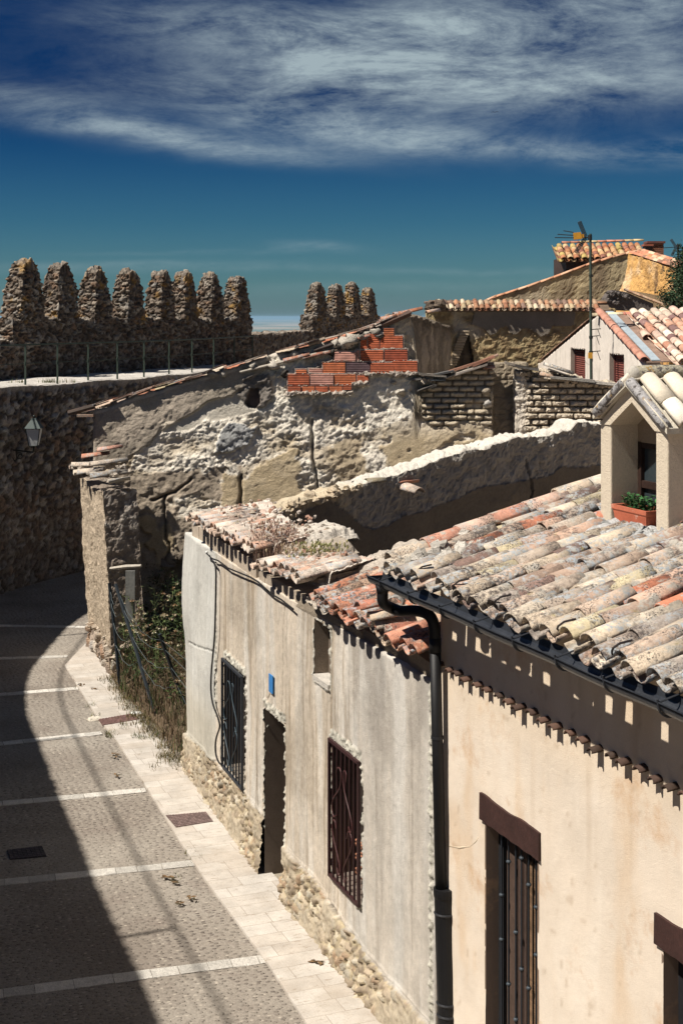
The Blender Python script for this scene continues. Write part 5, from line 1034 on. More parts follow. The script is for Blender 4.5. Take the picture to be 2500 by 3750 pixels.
# verge course on the far edge
pl = []
for j in range(15): pl.append((rp3(-.36+random.gauss(0, .01), .04+j*.34, .10+random.gauss(0, .005)), W3, RU, nz(np.cross(W3, RU))*(1 if np.cross(W3, RU)[2] > 0 else -1), .44, .115, .10, np.array(random.choice([(.58, .47, .36), (.55, .38, .30), (.60, .52, .42), (.48, .24, .17)])), False))
tiles('verge_tiles', pl, M_tile, bh)

# ------------------------------------------------------------------ dormer
def dq(t, q, z): return v3(E0+BW*t+BR*q, z)
dm = thing('dormer', dq((D_T0+D_T1)/2, D_Q, 4.9), 'small stuccoed gabled dormer standing on the lichened roof of the cream house', 'dormer')
R3_ = v3(BR)
def dormer():
    zb = 4.80; zt = 5.77; cs_ = np.array([.58, .50, .39]); th = .168; tm = (D_T0+D_T1)/2; dep = 2.3; ap = 5.985; half = (D_T1-D_T0)/2-th; z_in = 5.80
    def wallbox(t0, t1, q0, q1, z0, z1, name, c=cs_):
        a = dq((t0+t1)/2, (q0+q1)/2, (z0+z1)/2); nu = 14; mm = MB()
        # lightly uneven stuccoed block
        hv = (W3*(t1-t0)/2, R3_*(q1-q0)/2, np.array([0, 0, (z1-z0)/2])); V = []; Fq = []; 
        mm.obox(a, *hv, c); o = mm.build(name, M_stucco, dm); md = o.modifiers.new('bevel', 'BEVEL'); md.width = .012; md.segments = 2; return o
    wallbox(D_T0, D_T0+th, D_Q, D_Q+dep, zb, zt+.02, 'side_wall'); wallbox(D_T1-th, D_T1, D_Q, D_Q+dep, zb, zt+.02, 'side_wall')
    # gable ring over the opening (front depth .16) and gable back panel
    def ring(q, dd, name, c, close):
        m = MB(); o = [dq(D_T0, q, z_in-.03), dq(tm, q, ap+.16), dq(D_T1, q, z_in-.03), dq(D_T1-th, q, z_in-.03), dq(tm, q, ap), dq(D_T0+th, q, z_in-.03)]
        V = o+[p+R3_*dd for p in o]; m.add(V, [(0, 1, 4, 5), (1, 2, 3, 4), (6, 11, 10, 7), (7, 10, 9, 8), (0, 6, 7, 1), (1, 7, 8, 2), (5, 4, 10, 11), (4, 3, 9, 10), (0, 5, 11, 6), (3, 2, 8, 9)], c); return m.build(name, M_stucco, dm)
    ring(D_Q-.01, .30, 'gable_front', cs_*.97, 0)
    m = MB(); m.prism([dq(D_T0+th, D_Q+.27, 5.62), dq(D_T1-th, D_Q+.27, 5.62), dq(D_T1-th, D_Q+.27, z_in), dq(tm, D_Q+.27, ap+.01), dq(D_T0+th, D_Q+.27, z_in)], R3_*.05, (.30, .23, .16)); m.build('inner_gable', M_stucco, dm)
    # window
    w0, w1 = D_T0+th, D_T1-th; m = MB(); wc = (.026, .012, .008); q = D_Q+.30
    fr = MB()
    for a, b in ((w0, w0+.05), (w1-.05, w1), ((w0+w1)/2-.03, (w0+w1)/2+.03)): fr.obox(dq((a+b)/2, q, 5.25), W3*(b-a)/2, R3_*.03, (0, 0, .38), wc)
    for z in (4.91, 5.26, 5.60): fr.obox(dq((w0+w1)/2, q, z), W3*(w1-w0)/2, R3_*.026, (0, 0, .03), wc)
    wn_ = fr.build('window_frame', M_wood, dm)
    for a, b in ((w0+.05, (w0+w1)/2-.03), ((w0+w1)/2+.03, w1-.05)):
        for z0, z1 in ((4.94, 5.23), (5.29, 5.57)): m = MB(); m.obox(dq((a+b)/2, q+.01, (z0+z1)/2), W3*(b-a)/2, R3_*.004, (0, 0, (z1-z0)/2), (.1, .1, .1)); m.build('pane', M_glass, wn_)
    m = MB(); m.obox(dq((w0+w1)/2, q+.2, 5.3), W3*.34, R3_*.02, (0, 0, .5), (.01, .01, .01)); m.build('dark_room', M_dark, dm)
    m = MB(); m.obox(dq((w0+w1)/2, D_Q+.12, 4.885), W3*(w1-w0)/2, R3_*.22, (0, 0, .022), (.46, .44, .41), .003); m.build('sill', M_mortar, dm)
    # roof slabs with tiles running down to each side
    s = .60; pk = ap+.155
    for sg in (1, -1):
        ov = .09 if sg > 0 else .01; e_t = tm+sg*(half+th+ov); ez = pk-s*(half+th+ov); m = MB()
        m.prism([dq(tm, D_Q-.07, pk-.02), dq(e_t, D_Q-.07, ez-.02), dq(e_t, D_Q+dep, ez-.02), dq(tm, D_Q+dep, pk-.02)], (0, 0, .045), (.52, .48, .40)); m.build('roof_slab', M_stucco, dm)
        Uu = nz(W3*(-sg)+np.array([0, 0, s])); cols_ = [(.66, .60, .48), (.62, .55, .44), (.68, .62, .52)]; pl = []
        Z_ = np.cross(R3_, Uu); Z_ = Z_ if Z_[2] > 0 else -Z_
        for c in range(10):
            for j in range(2):
                for kind in (1, 0):
                    x = .06+(c+(.5 if kind == 0 else 0))*.225; pl.append((dq(e_t, D_Q-.06, ez)+R3_*x+Uu*(j*.30-.03)+np.array([0, 0, .045 if kind == 0 else .075]), R3_, nz(Uu+Z_*.03), Z_, .37, .105 if kind == 0 else .085, .088, np.array(random.choice(cols_))*random.uniform(.85, 1.1), bool(kind)))
        tiles('dormer_tiles', pl, M_tile2, dm)
        m = MB(); P = [dq(tm+sg*.04, D_Q-.05, pk+.02), dq(e_t-sg*.03, D_Q-.05, ez+.035)]; m.tube([P[0]*(1-f)+P[1]*f for f in np.linspace(0, 1, 8)], .045, 9, (.34, .33, .33)); m.build('verge_mortar', M_lich, dm, smooth=True)
    m = MB(); m.tube([dq(tm, D_Q+.03+.3*i, pk+.085+.006*math.sin(i*2)) for i in range(9)], .066, 14, (.36, .33, .25)); m.build('ridge', M_lich, dm, smooth=True)
    m = MB(); m.ball(dq(tm, D_Q+.02, pk+.08), (.068, .06, .07), (.42, .39, .34), 12, 8, .004); m.build('ridge_end', M_stucco, dm, smooth=True)
    # mortar apron
    m = MB()
    for _ in range(130):
        e = random.random(); t, qq = ((random.uniform(D_T0-.12, D_T1+.1), D_Q-abs(random.gauss(0, .13))) if e < .6 else (D_T0-abs(random.gauss(0, .06)), D_Q+random.uniform(0, .9)) if e < .8 else (D_T1+abs(random.gauss(0, .05)), D_Q+random.uniform(0, .7)))
        lumps(m, [rp3(t, qq, .08)], .05, (.48, .48, .47))
    m.build('mortar_apron', M_mortar, dm, smooth=True, kind='stuff')
    nu, nv = 60, 24; U_, V_ = np.meshgrid(np.linspace(D_T0-.12, D_T1+.12, nu), np.linspace(D_Q-.42, D_Q+.05, nv)); U_ = U_.ravel(); V_ = V_.ravel(); q_ = np.column_stack([U_, V_, 0*U_]); nn_ = fbm(q_, 9, 5, 4, .6)
    P = np.column_stack([E0[0]+BW[0]*U_+BR[0]*V_, E0[1]+BW[1]*U_+BR[1]*V_, EZ+TP*V_+.075+.04*nn_+.03*np.sin(U_*27)]); P[:, 2] -= .12*sst(.10, 0, V_-(D_Q-.42))
    i = np.arange(nv-1)[:, None]*nu; k = np.arange(nu-1)[None]; mk('apron_sheet', P, np.stack([i+k, i+k+1, i+nu+k+1, i+nu+k], -1).reshape(-1, 4), M_mortar, dm, np.array([.50, .50, .49])*(1+.25*nn_)[:, None])
M_lich = amat('lichened_stone', var=((8, .25), (50, .3)), bump=((40, .015), (120, .006)), spots=((16, .52, .58, (.10, .09, .085)), (9, .58, .66, (.32, .19, .05)), (30, .60, .66, (.5, .5, .48))))
M_tile2 = amat('cream_tile', rough=.9, var=((6, .08), (60, .12)), bump=((50, .004), (160, .003)), spots=((30, .66, .70, (.25, .2, .13)),))
dormer()
# planter
pt = thing('planter', dq(.95, D_Q, 4.91), 'terracotta planter trough with green plants on the dormer sill', 'planter')
def planter():
    t0, t1, q0, q1 = .725, 1.235, D_Q-.03, D_Q+.19; z0 = 4.915; z1 = 5.105; TC = (.46, .135, .075); m = MB(); i = .035
    def rg(z, e): return [dq(t0+e, q0+e*.7, z), dq(t1-e, q0+e*.7, z), dq(t1-e, q1-e*.7, z), dq(t0+e, q1-e*.7, z)]
    R_ = [rg(z0, i), rg(z1-.045, .008), rg(z1-.043, .002), rg(z1-.035, -.004), rg(z1, -.008), rg(z1, .014), rg(z1-.05, .02)]; V = [p for r in R_ for p in r]; Fq = [(4*j+k, 4*j+(k+1) % 4, 4*j+4+(k+1) % 4, 4*j+4+k) for j in range(6) for k in range(4)]+[(3, 2, 1, 0)]
    m.add(V, Fq, TC)
    lo, hi = R_[0], R_[1]
    for k, n in ((0, 30), (1, 12), (2, 30), (3, 12)):
        a, b, c, d = lo[k], lo[(k+1) % 4], hi[(k+1) % 4], hi[k]; out = nz(np.cross(b-a, d-a))
        if out@(a-dq((t0+t1)/2, (q0+q1)/2, z0)) < 0: out = -out
        for j in range(1, n):
            f = j/n; p0 = a+(b-a)*f; p1 = d+(c-d)*f; p0 = p0+(p1-p0)*.12; p1 = p0+(p1-p0)*.92; u = nz(b-a)*.0035; m.add([p0-u, p0+u, p1+u, p1-u, p0+out*.004, p1+out*.004], [(0, 4, 5, 3), (4, 1, 2, 5)], TC)
    m.build('trough', M_pot, pt)
    m = MB(); m.add(rg(z1-.03, .015), [(0, 1, 2, 3)], (.03, .02, .012)); m.build('soil', M_plant, pt)
    m = MB()
    for _ in range(34):
        c = dq(random.uniform(t0+.04, t1-.04), random.uniform(q0+.04, q1-.04), z1-.03); h = random.uniform(.05, .15); a = random.uniform(0, 6.28); e = c+np.array([math.cos(a)*.05, math.sin(a)*.05, h]); m.tube([c, (c+e)/2+[0, 0, .01], e], .0022, 4, (.04, .07, .02))
        for _ in range(11):
            f = random.uniform(.2, 1); p = c+(e-c)*f; b = random.uniform(0, 6.28); l = random.uniform(.025, .055); d = np.array([math.cos(b), math.sin(b), random.uniform(-.2, .7)])*l; s_ = np.cross(nz(d), [0, 0, 1])*l*.33; m.add([p, p+d*.5+s_, p+d, p+d*.5-s_+[0, 0, .004]], [(0, 1, 2), (0, 2, 3)], np.array([.035, .11, .035])*random.uniform(.6, 1.5))
    m.build('foliage', M_plant, pt)
M_pot = amat('terracotta', rough=.85, var=((14, .12), (60, .1)), bump=((90, .002),), spots=((12, .60, .68, (.62, .46, .38)),))
planter()

# ------------------------------------------------------------------ long tiled wall behind the ruin
LY = 42.0; LP = np.array([at(1560, 1160, LY)[0], LY]); LD = np.array([1., 0.]); LN = np.array([0., -1.])
lw = thing('long_house', at(1600, 1160, LY)*[1, 1, 0], 'long low building behind the ruin, peeling dark plaster wall under a row of tile ends', 'house')
def ls(px, py): p = hit(px, py, LP, LN); return float(p[0]-LP[0]), float(p[2])
def lp(s, z, out=0.): return np.array([LP[0]+s, LY-out, z])
zu = [ls(*p) for p in ((1700, 1100), (2110, 1100), (2100, 1188), (2075, 1196), (2020, 1192), (2005, 1222), (1975, 1232), (1940, 1206), (1915, 1202), (1885, 1225), (1862, 1222), (1858, 1196), (1835, 1198), (1815, 1222), (1795, 1230), (1770, 1205), (1745, 1194), (1725, 1190), (1735, 1150))]
zh = [ls(*p) for p in ((1707, 1212), (1722, 1240), (1735, 1350), (1662, 1350), (1680, 1300))]
def s_long(A, s, z, sd):
    P = np.column_stack([s, z, 0*s]); n = fbm(P, 8, 5, 3, .65); wx = s+.05*fbm(P, 3, 4, 1); wz = z+.05*fbm(P, 3, 4, 2); k = inpoly(wx, wz, zu).astype(float); h = inpoly(wx, wz, zh).astype(float)
    c = lerp(np.array([.40, .32, .18])*np.ones((len(s), 3)), np.array([.24, .17, .09])*np.ones((len(s), 3)), sst(-.2, .3, n)); c = lerp(c, np.array([.46, .41, .33])*np.ones_like(c), sst(.1, .35, fbm(P, 1.1, 4, 8))*.7); c = lerp(c, np.array([.215, .185, .15])*(1+.25*fbm(P, 1.5, 3, 5))[:, None], k)
    return n*.07*(1-k)+k*(.05+.01*n)-.25*h, lerp(c, np.array([.10, .08, .06])*np.ones_like(c), h)
solid('wall', [tuple(LP), tuple(LP+LD*5.6)], .4, 2., 6.92, .035, s_long, M_adobe, lw, backres=.5)
for i in range(14):
    x = 1711-i*3.6; y = 1214+i*9.3; s, z = ls(x, y); m = MB(); m.obox(lp(s-.08, z, .02), (.13, 0, 0), (0, .06, 0), (0, 0, .030), (.42, .34, .24), .006); m.build('toothing_brick', M_adobe, lw)
O = at(1600, 1141, LY-.18); U_ = nz([0, 1, .36]); tl_ = [(.42, .28, .18), (.36, .19, .11), (.40, .31, .19), (.30, .14, .08), (.52, .43, .31), (.2, .13, .10)]
tiles('eave_tiles', roofpl(O, (1, 0, 0), U_, 27, 2, .178, .34, .42, .080, tl_, 1), M_tilefar, lw)
tiles('ridge_tiles', [(np.array([O[0]-.35+.36*i, LY+.42, at(0, 1106+.03*i, LY+.4)[2]-.06]), np.array([0, 1., 0]), np.array([1., 0, .01]), np.array([0, 0, 1.]), .40, .085, .08, tilecol(tl_, .8, 1.05), False) for i in range(15)], M_tilefar, lw)
m = MB(); m.prism([at(1575, 1142, LY-.1), at(2235, 1142, LY-.1), at(2235, 1142, LY-.1)+U_*.9, at(1575, 1142, LY-.1)+U_*.9], (0, 0, .05), (.14, .10, .07)); m.build('eave_board', M_wood, lw)
m = MB(); lumps(m, [at(1575+12*i, 1120+random.uniform(-8, 12), LY-.3) for i in range(4) for _ in range(5)], .13, (.13, .10, .075)); m.build('corner_rubble', M_rock, lw, kind='stuff')
# shed with a thatched edge between ruin and long wall
sh0 = np.array([1.42, 31.35]); sh1 = np.array([3.2, 41.6]); shl = np.linalg.norm(sh1-sh0)
sh = thing('mud_shed', v3(sh0), 'dark mud side wall with ragged straw along its top, right of the red brick patch', 'shed')
shtop = lambda s: 6.74-.33*s/shl+.08*fbm(np.column_stack([s*1.5, s*0, s*0]), 1, 3, 5)
solid('mud_wall', [tuple(sh0), tuple(sh1)], .5, 2., shtop, .04, lambda A, s, z, sd: (fbm(A, (3, 3, 3), 4, 3)*.10+fbm(A, 12, 4, 5)*.04, lerp(np.array([.20, .165, .125])*np.ones((len(s), 3)), np.array([.33, .28, .22])*np.ones((len(s), 3)), sst(-.1, .4, fbm(A, (4, 1.2, .7), 4, 7)))*(1+.3*fbm(A, (10, 4, 1.5), 4, 9))[:, None]), M_adobe, sh, backres=.5)
m = MB()
for i in range(900):
    s = random.uniform(.3, shl); p = v3(sh0+(sh1-sh0)*s/shl, float(shtop(np.array([s]))[0])+random.uniform(-.06, .10))+np.array([random.uniform(-.1, .10), 0, 0]); d = np.array([random.uniform(.05, .2), random.gauss(0, .12), -random.uniform(.02, .26)]); w = np.array([0, .012, 0]); m.add([p-w, p+w, p+d+w*.4, p+d-w*.4], [(0, 1, 2, 3)], np.array([.20, .15, .11])*random.uniform(.35, 1.3))
m.build('straw', M_plant, sh, kind='stuff')
[tiles('edge_tile', [t_], M_tile, sh) for t_ in [(at(1385, 1186, 31.2), np.array([.3, -.95, 0]), nz([.92, .3, .16]), np.array([0, 0, 1.]), .45, .1, .09, (.30, .13, .08), False), (at(1440, 1160, 31.4), np.array([.3, -.95, 0]), nz([.92, .3, .1]), np.array([0, 0, 1.]), .4, .11, .1, (.40, .20, .13), False), (at(1560, 1150, 36), np.array([.3, -.95, 0]), nz([.6, .8, .1]), np.array([0, 0, 1.]), .6, .1, .1, (.5, .32, .22), False)]]
# ------------------------------------------------------------------ pale gable house with shutters
PA = np.array([5.575, 40.4]); PB = np.array([6.207, 29.4]); PDv = nz(PB-PA); PN = np.array([PDv[1], -PDv[0]]); PL = np.linalg.norm(PB-PA)
ph = thing('gable_house', v3(PB), 'pale rendered gable with two small shuttered windows and a pinkish barrel tile roof', 'house')
def ps(px, py): p = hit(px, py, PA, PN); return float((p[:2]-PA)@PDv), float(p[2])
def pp(s, z, out=0.): return v3(PA+PDv*s+PN*out, z), v3(PDv), v3(PN)
pk_s = ps(2187, 1150); pl_s = ps(1975, 1328); pr_s = ps(2352, 1330)
def ptop(s): return np.interp(s, [pl_s[0], pk_s[0], pr_s[0]], [pl_s[1], pk_s[1], pr_s[1]])-.03
w1 = (ps(2088, 1276)[0], ps(2141, 1276)[0], 4.0, ps(2110, 1276)[1]); w2 = (ps(2230, 1296)[0], ps(2283, 1296)[0], 4.2, ps(2255, 1296)[1])
def s_pale(A, s, z, sd):
    P = np.column_stack([s, z, 0*s]); c = np.array([.68, .62, .55])*(1+.08*fbm(P, 3, 4, 3))[:, None]; st = sst(.05, .4, fbm(P, (3.5, .5, 1), 4, 5))*.35
    for x, wd in ((2068, .05), (2192, .07)): st = np.maximum(st, sst(wd, 0, np.abs(s-ps(x, 1250)[0]))*.6*sst(-.3, .3, fbm(P, (1, 2, 1), 3, 8)))
    return .004*fbm(P, 10, 3, 2), lerp(c, np.array([.30, .26, .21])*np.ones_like(c), st)
solid('gable_wall', [tuple(PA), tuple(PB)], .4, 2., ptop, .045, s_pale, M_matte, ph, holes=[w1, w2], smooth=True, backres=.5)
for q in (w1, w2):
    p00, wn, nn = reveal(q, .30, 'reveal', M_matte, (.30, .25, .21), ph, pp, back=False); t = thing('window_shutter', p00, 'dark red roller shutter in the left window of the pale gable' if q is w1 else 'dark red roller shutter in the right window of the pale gable', 'shutter', 'roller shutters on the pale gable')
    m = MB(); z = q[2]; 
    while z < q[3]-.05: m.tube([p00-nn*.15+np.array([0, 0, z-q[2]+.02]), p00-nn*.15+wn*(q[1]-q[0])+np.array([0, 0, z-q[2]+.02])], .030, 6, np.array([.15, .045, .035])*random.uniform(.85, 1.1)); z += .052
    m.build('slats', M_matte, t); m = MB(); m.obox(p00-nn*.13+wn*.03+np.array([0, 0, (q[3]-q[2])/2]), wn*.03, nn*.03, (0, 0, (q[3]-q[2])/2), (.10, .03, .025)); m.build('guide', M_matte, t)
a = pp(*pk_s)[0]; bL = pp(*pl_s)[0]; bR = pp(*pr_s)[0]
PK2 = [(.58, .42, .33), (.52, .30, .21), (.62, .52, .42), (.66, .56, .46), (.50, .36, .29), (.44, .22, .15), (.22, .13, .12), (.60, .48, .38)]
Ur = nz(a-bR); n = 10; Lr = np.linalg.norm(a-bR)
tiles('verge_tiles', [(bR+Ur*(Lr*i/n)+np.array([.04, 0, .03]), nz(np.cross(Ur, [0, 0, 1])), nz(Ur+[0, 0, .02]), np.array([0, 0, 1.]), Lr/n*1.15, .115, .10, np.array([.44, .22, .16])*random.uniform(.85, 1.2), False) for i in range(n)], M_tilefar, ph)
Ul = nz(a-bL); Ll = np.linalg.norm(a-bL); n = 20
tiles('verge_tiles', [(bL+Ul*(Ll*i/n)+np.array([.05, 0, .0]), nz(np.cross(Ul, [0, 0, 1])), nz(Ul+[0, 0, .02]), np.array([0, 0, 1.]), Ll/n*1.15, .10, .085, np.array([.32, .19, .13])*random.uniform(.6, 1.3), False) for i in range(n)], M_tilefar, ph)
Ax = nz([1, -.045, .042]); m = MB(); m.prism([bR+[.08, 0, -.0], bR+Ax*4, a+Ax*4, a+[.08, 0, 0]], (0, 0, .03), (.25, .17, .13)); m.prism([bL+[.1, 0, -.05], a+[.1, 0, -.05], a+Ax*4, bL+Ax*4], (0, 0, .03), (.25, .17, .13)); m.build('roof_deck', M_wood, ph)
m = MB(); m.prism([bR+[.18, 0, .05], bR+[.36, 0, .05], a+[.36, 0, .05], a+[.18, 0, .05]], (0, 0, .02), (.34, .40, .44)); m.build('zinc_flashing', M_metal, ph)
tiles('roof_tiles', roofpl(bR+Ax*.40+[0, 0, .02]-Ur*.3, Ax, Ur, 13, 13, .235, .31, .42, .115, PK2, 1.6, lambda x, y: x < .26-.10*y+.25*((y*3.2) % 1) and x < .2), M_tilefar, ph)
tiles('ridge_tiles', [(at(2165, 1166, 33.1)+Ax*(.36*i)+[0, 0, .03], np.array([0, 1., 0]), Ax, np.array([0, 0, 1.]), .42, .10, .09, np.array(random.choice([(.36, .30, .20), (.42, .16, .12), (.60, .50, .34), (.28, .22, .16)]))*random.uniform(.8, 1.1), False) for i in range(11)], M_tilefar, ph)
# television antenna
def antenna(Y, mast, boom, ref, els, label, thick, box=None, parent_h=None, fine=True):
    t = thing('television_antenna', at(mast[0], mast[2], Y), label, 'antenna', 'television antennas on the roofs'); GRN = (.05, .07, .055)
    m = MB(); m.tube([at(mast[0]+2, mast[2], Y), at(mast[0], (mast[1]+mast[2])/2, Y), at(mast[0]-1, mast[1], Y)], [thick*1.15, thick, thick], 8, GRN)
    if fine:
        for y in (1010, 1130, 1235, 1290): m.tube([at(mast[0]+1, y-5, Y), at(mast[0]+1, y+5, Y)], thick*1.5, 8, (.02, .025, .02))
    m.build('mast', M_metal, t); D = (.015, .018, .02)
    m = MB(); m.tube([at(*boom[0], Y), at(*boom[1], Y)], thick*.55, 6, D); m.tube([at(boom[0][0], boom[0][1]-9, Y), at(boom[0][0], boom[0][1]+9, Y)], thick*1.7, 6, D); m.build('boom', M_metal, t)
    for (c, e, w) in ref:
        c = at(*c, Y); e = at(*e, Y); u = nz(e-c); v = np.cross(u, [0, 1, 0]); v = nz(v)*w*Y/F; m = MB()
        for k in (-1, -.33, .33, 1): m.tube([c+v*k, e+v*k], .009, 4, D)
        for f in np.linspace(0, 1, 9): m.tube([c+(e-c)*f-v, c+(e-c)*f+v], .007, 4, D)
        m.build('reflector', M_metal, t)
    for p, q in els: m = MB(); m.tube([at(*p, Y), at(*q, Y+.12)], .011, 5, D); m.build('director', M_metal, t)
    if box: c = at(*box, Y); m = MB(); m.obox(c, (.085, 0, .01), (0, .05, 0), (-.008, 0, .075), (.55, .27, .03), .006); m.obox(c+[.11, 0, .0], (.035, 0, 0), (0, .03, 0), (0, 0, .04), (.55, .27, .03)); m.build('dipole_box', M_matte, t)
    return t
an = antenna(31.6, (2161, 856, 1392), ((2158, 870), (2098, 868)), [((2142, 866), (2120, 812), 6), ((2142, 872), (2106, 925), 6)], [((2098, 851), (2062, 845)), ((2098, 862), (2040, 858)), ((2098, 871), (2030, 870))], 'tall green antenna mast with orange box and two V reflectors on the pale gable', .030, (2112, 864))
m = MB()
for y, l in ((1207, 36), (1232, 30), (1288, 34)): m.tube([at(2162, y, 31.6), at(2162+l, y-3, 31.8)], .010, 5, (.03, .035, .035)); m.tube([at(2162+l*.7, y, 31.75), at(2162+l, y+30, 31.8)], .008, 5, (.03, .035, .035))
m.build('wall_bracket', M_metal, an)
m = MB(); m.obox(at(2160, 1302, 31.5), (.045, 0, 0), (0, .03, 0), (0, 0, .065), (.62, .33, .05)); m.build('junction_box', M_matte, an)
m = MB(); m.tube([at(2155+14*math.cos(a), 1318+16*math.sin(a), 31.6) for a in np.linspace(-2, 3.2, 16)], .005, 5, (.55, .52, .48)); m.build('cable_loop', M_metal, an)
antenna(54., (2480, 892, 975), ((2480, 904), (2426, 908)), [((2472, 903), (2455, 877), 4), ((2472, 908), (2458, 936), 4)], [], 'small dark antenna against the sky at the right edge beside the dark tree', .03, fine=False)
# ------------------------------------------------------------------ big gable, lantern roof, chimney, ochre buttress
UY = 52.; ug = thing('tall_house', at(2000, 1160, UY)*[1, 1, 0], 'tall olive brown gable wall with thin tiled edge rising above the long house', 'house')
U0 = np.array([at(1760, 0, UY)[0], UY]); gt_ = [(1765, 1108), (1800, 1092), (1930, 1050), (2050, 1008), (2150, 970), (2240, 942), (2300, 928), (2345, 925)]; gts = [at(x, y, UY)[0]-U0[0] for x, y in gt_]; gtz = [at(x, y, UY)[2] for x, y in gt_]
def s_up(A, s, z, sd):
    P = np.column_stack([s, z, 0*s]); st = fbm(P, (1.6, .6, 1), 4, 3); c = lerp(np.array([.44, .36, .22])*np.ones((len(s), 3)), np.array([.24, .185, .12])*np.ones((len(s), 3)), sst(-.1, .35, st)); c = lerp(c, np.array([.46, .39, .29])*np.ones_like(c), sst(.1, .4, fbm(P, .9, 4, 7))*.6)
    return .05*fbm(P, 2.5, 4, 5)+.02*fbm(P, 12, 3, 6), c
solid('gable_wall', [tuple(U0), tuple(U0+np.array([6.0, 0]))], .4, 2., lambda s: np.interp(s, gts, gtz)-.03, .06, s_up, M_adobe, ug, backres=.6)
pl = []
for (x0, y0), (x1, y1) in zip(gt_[:-1], gt_[1:]):
    p, q = at(x0, y0+4, UY+.06), at(x1, y1+4, UY+.06); l = np.linalg.norm(q-p); u = (q-p)/l
    for k in range(max(1, math.ceil(l/.5))): pl.append((p+u*.5*k, np.array([0, 1., 0]), nz(u+[0, 0, .015]), np.array([0, 0, 1.]), .55, .11, .10, tilecol([(.50, .28, .17), (.56, .34, .22), (.48, .24, .14)]), False))
tiles('verge_tiles', pl, M_tilefar, ug)
m = MB(); c0, c1 = at(2068, 945, 55.5), at(2330, 945, 55.5); m.box(c0[0], c1[0], 55.3, 58.5, 5, c0[2]+.05, (.05, .03, .025)); m.build('lantern_body', M_wood, ug)
O = at(2052, 957, 55.0); tiles('lantern_roof_tiles', roofpl(O, (1, 0, .012), nz([.04, 1, .36]), 13, 5, .258, .36, .46, .13, [(.42, .19, .09), (.34, .14, .07), (.40, .30, .11), (.46, .27, .14), (.30, .13, .09), (.5, .36, .2)], 1.2), M_tilefar, ug)
m = MB(); m.prism([O+[-.1, .12, -.04], O+[3.45, .12, 0], O+[3.5, 1.9, .62], O+[-.05, 1.9, .60]], (0, 0, .05), (.12, .07, .05)); m.build('lantern_deck', M_wood, ug)
p, q = at(2055, 893, 56.8), at(2350, 884, 56.8); l = q-p; tiles('lantern_ridge', [(p+l*i/9, np.array([0, 1., 0]), nz(l), np.array([0, 0, 1.]), .40, .11, .10, tilecol([(.48, .25, .15), (.50, .38, .2), (.45, .2, .13)]), False) for i in range(9)], M_tilefar, ug)
def chimney():
    m = MB(); a, b = at(2368, 892, 53.), at(2424, 892, 53.); zt = a[2]; h = .075; z = zt-.9; r = 0
    while z < zt: m.box(a[0]+(.004 if r % 2 else 0), b[0]-(.004 if r % 2 else 0), 52.8, 53.4, z, z+h-.012, np.array([.20, .09, .055])*random.uniform(.75, 1.3)); m.box(a[0]+.015, b[0]-.015, 52.815, 53.38, z+h-.012, z+h, (.12, .09, .07)); z += h; r += 1
    m.build('chimney', M_adobe, ug); m = MB(); m.box(a[0]-.05, b[0]+.05, 52.75, 53.45, zt, zt+.08, (.14, .06, .05)); m.build('chimney_cap', M_matte, ug)
    m = MB(); a, b = at(2356, 900, 52.6), at(2382, 900, 52.6); m.box(a[0], b[0], 52.4, 52.8, a[2]-.6, a[2]-.02, (.06, .04, .035)); m.box(a[0]-.04, b[0]+.04, 52.35, 52.85, a[2]-.02, a[2]+.05, (.30, .10, .06)); m.build('vent_stack', M_matte, ug)
chimney()
ob = thing('ochre_buttress', at(2380, 1160, 49.)*[1, 1, 0], 'sunlit ochre flaring buttress wall with a ragged tile top beside the dark tree', 'buttress')
oa = np.array([at(2296, 0, 50.8)[0], 50.8]); o2 = np.array([at(2478, 0, 46.6)[0], 46.6]); ol = np.linalg.norm(o2-oa)
def s_och(A, s, z, sd):
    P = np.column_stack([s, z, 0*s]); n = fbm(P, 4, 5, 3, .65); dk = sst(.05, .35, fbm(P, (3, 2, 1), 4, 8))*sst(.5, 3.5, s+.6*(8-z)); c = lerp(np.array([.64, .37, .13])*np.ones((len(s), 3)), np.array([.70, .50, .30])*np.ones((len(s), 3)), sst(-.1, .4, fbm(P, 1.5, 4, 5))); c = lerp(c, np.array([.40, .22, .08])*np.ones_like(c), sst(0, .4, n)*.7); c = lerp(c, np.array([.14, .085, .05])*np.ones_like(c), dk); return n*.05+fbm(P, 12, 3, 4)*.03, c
def mod_o(A, Q):
    f = np.clip((8.9-A[:, 2])/1.6, 0, 1.4)**2*.45; sloc = np.clip(1-((A[:, :2]-oa)@nz(o2-oa))/2.0, 0, 1); A[:, 0] -= f*sloc; return A, Q
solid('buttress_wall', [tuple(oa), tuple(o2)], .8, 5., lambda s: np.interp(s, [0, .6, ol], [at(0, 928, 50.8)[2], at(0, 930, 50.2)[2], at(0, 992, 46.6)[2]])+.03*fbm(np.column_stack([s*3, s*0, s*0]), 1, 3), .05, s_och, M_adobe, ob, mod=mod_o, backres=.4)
pl = []; a_ = v3(oa, at(0, 930, 50.8)[2]); b_ = v3(o2, at(0, 988, 46.6)[2]); 
for i in range(15):
    for j in range(3):
        f = (i+random.random())/15; pl.append((a_+(b_-a_)*f+np.array([.05+.3*j, .2*j, .05+.03*j]), nz(np.cross(b_-a_, [0, 0, 1])), nz((b_-a_)*random.uniform(.8, 1.2)), np.array([0, 0, 1.]), random.uniform(.35, .6), .10, .09, tilecol([(.50, .28, .18), (.46, .20, .12), (.58, .44, .30), (.30, .16, .11)]), False))
tiles('top_tiles', pl, M_tilefar, ob, far=True)
lb = thing('stone_outbuilding', at(2260, 1100, 44.), 'low dark stone shed top with a pinkish tile slope just under the ochre buttress', 'shed')
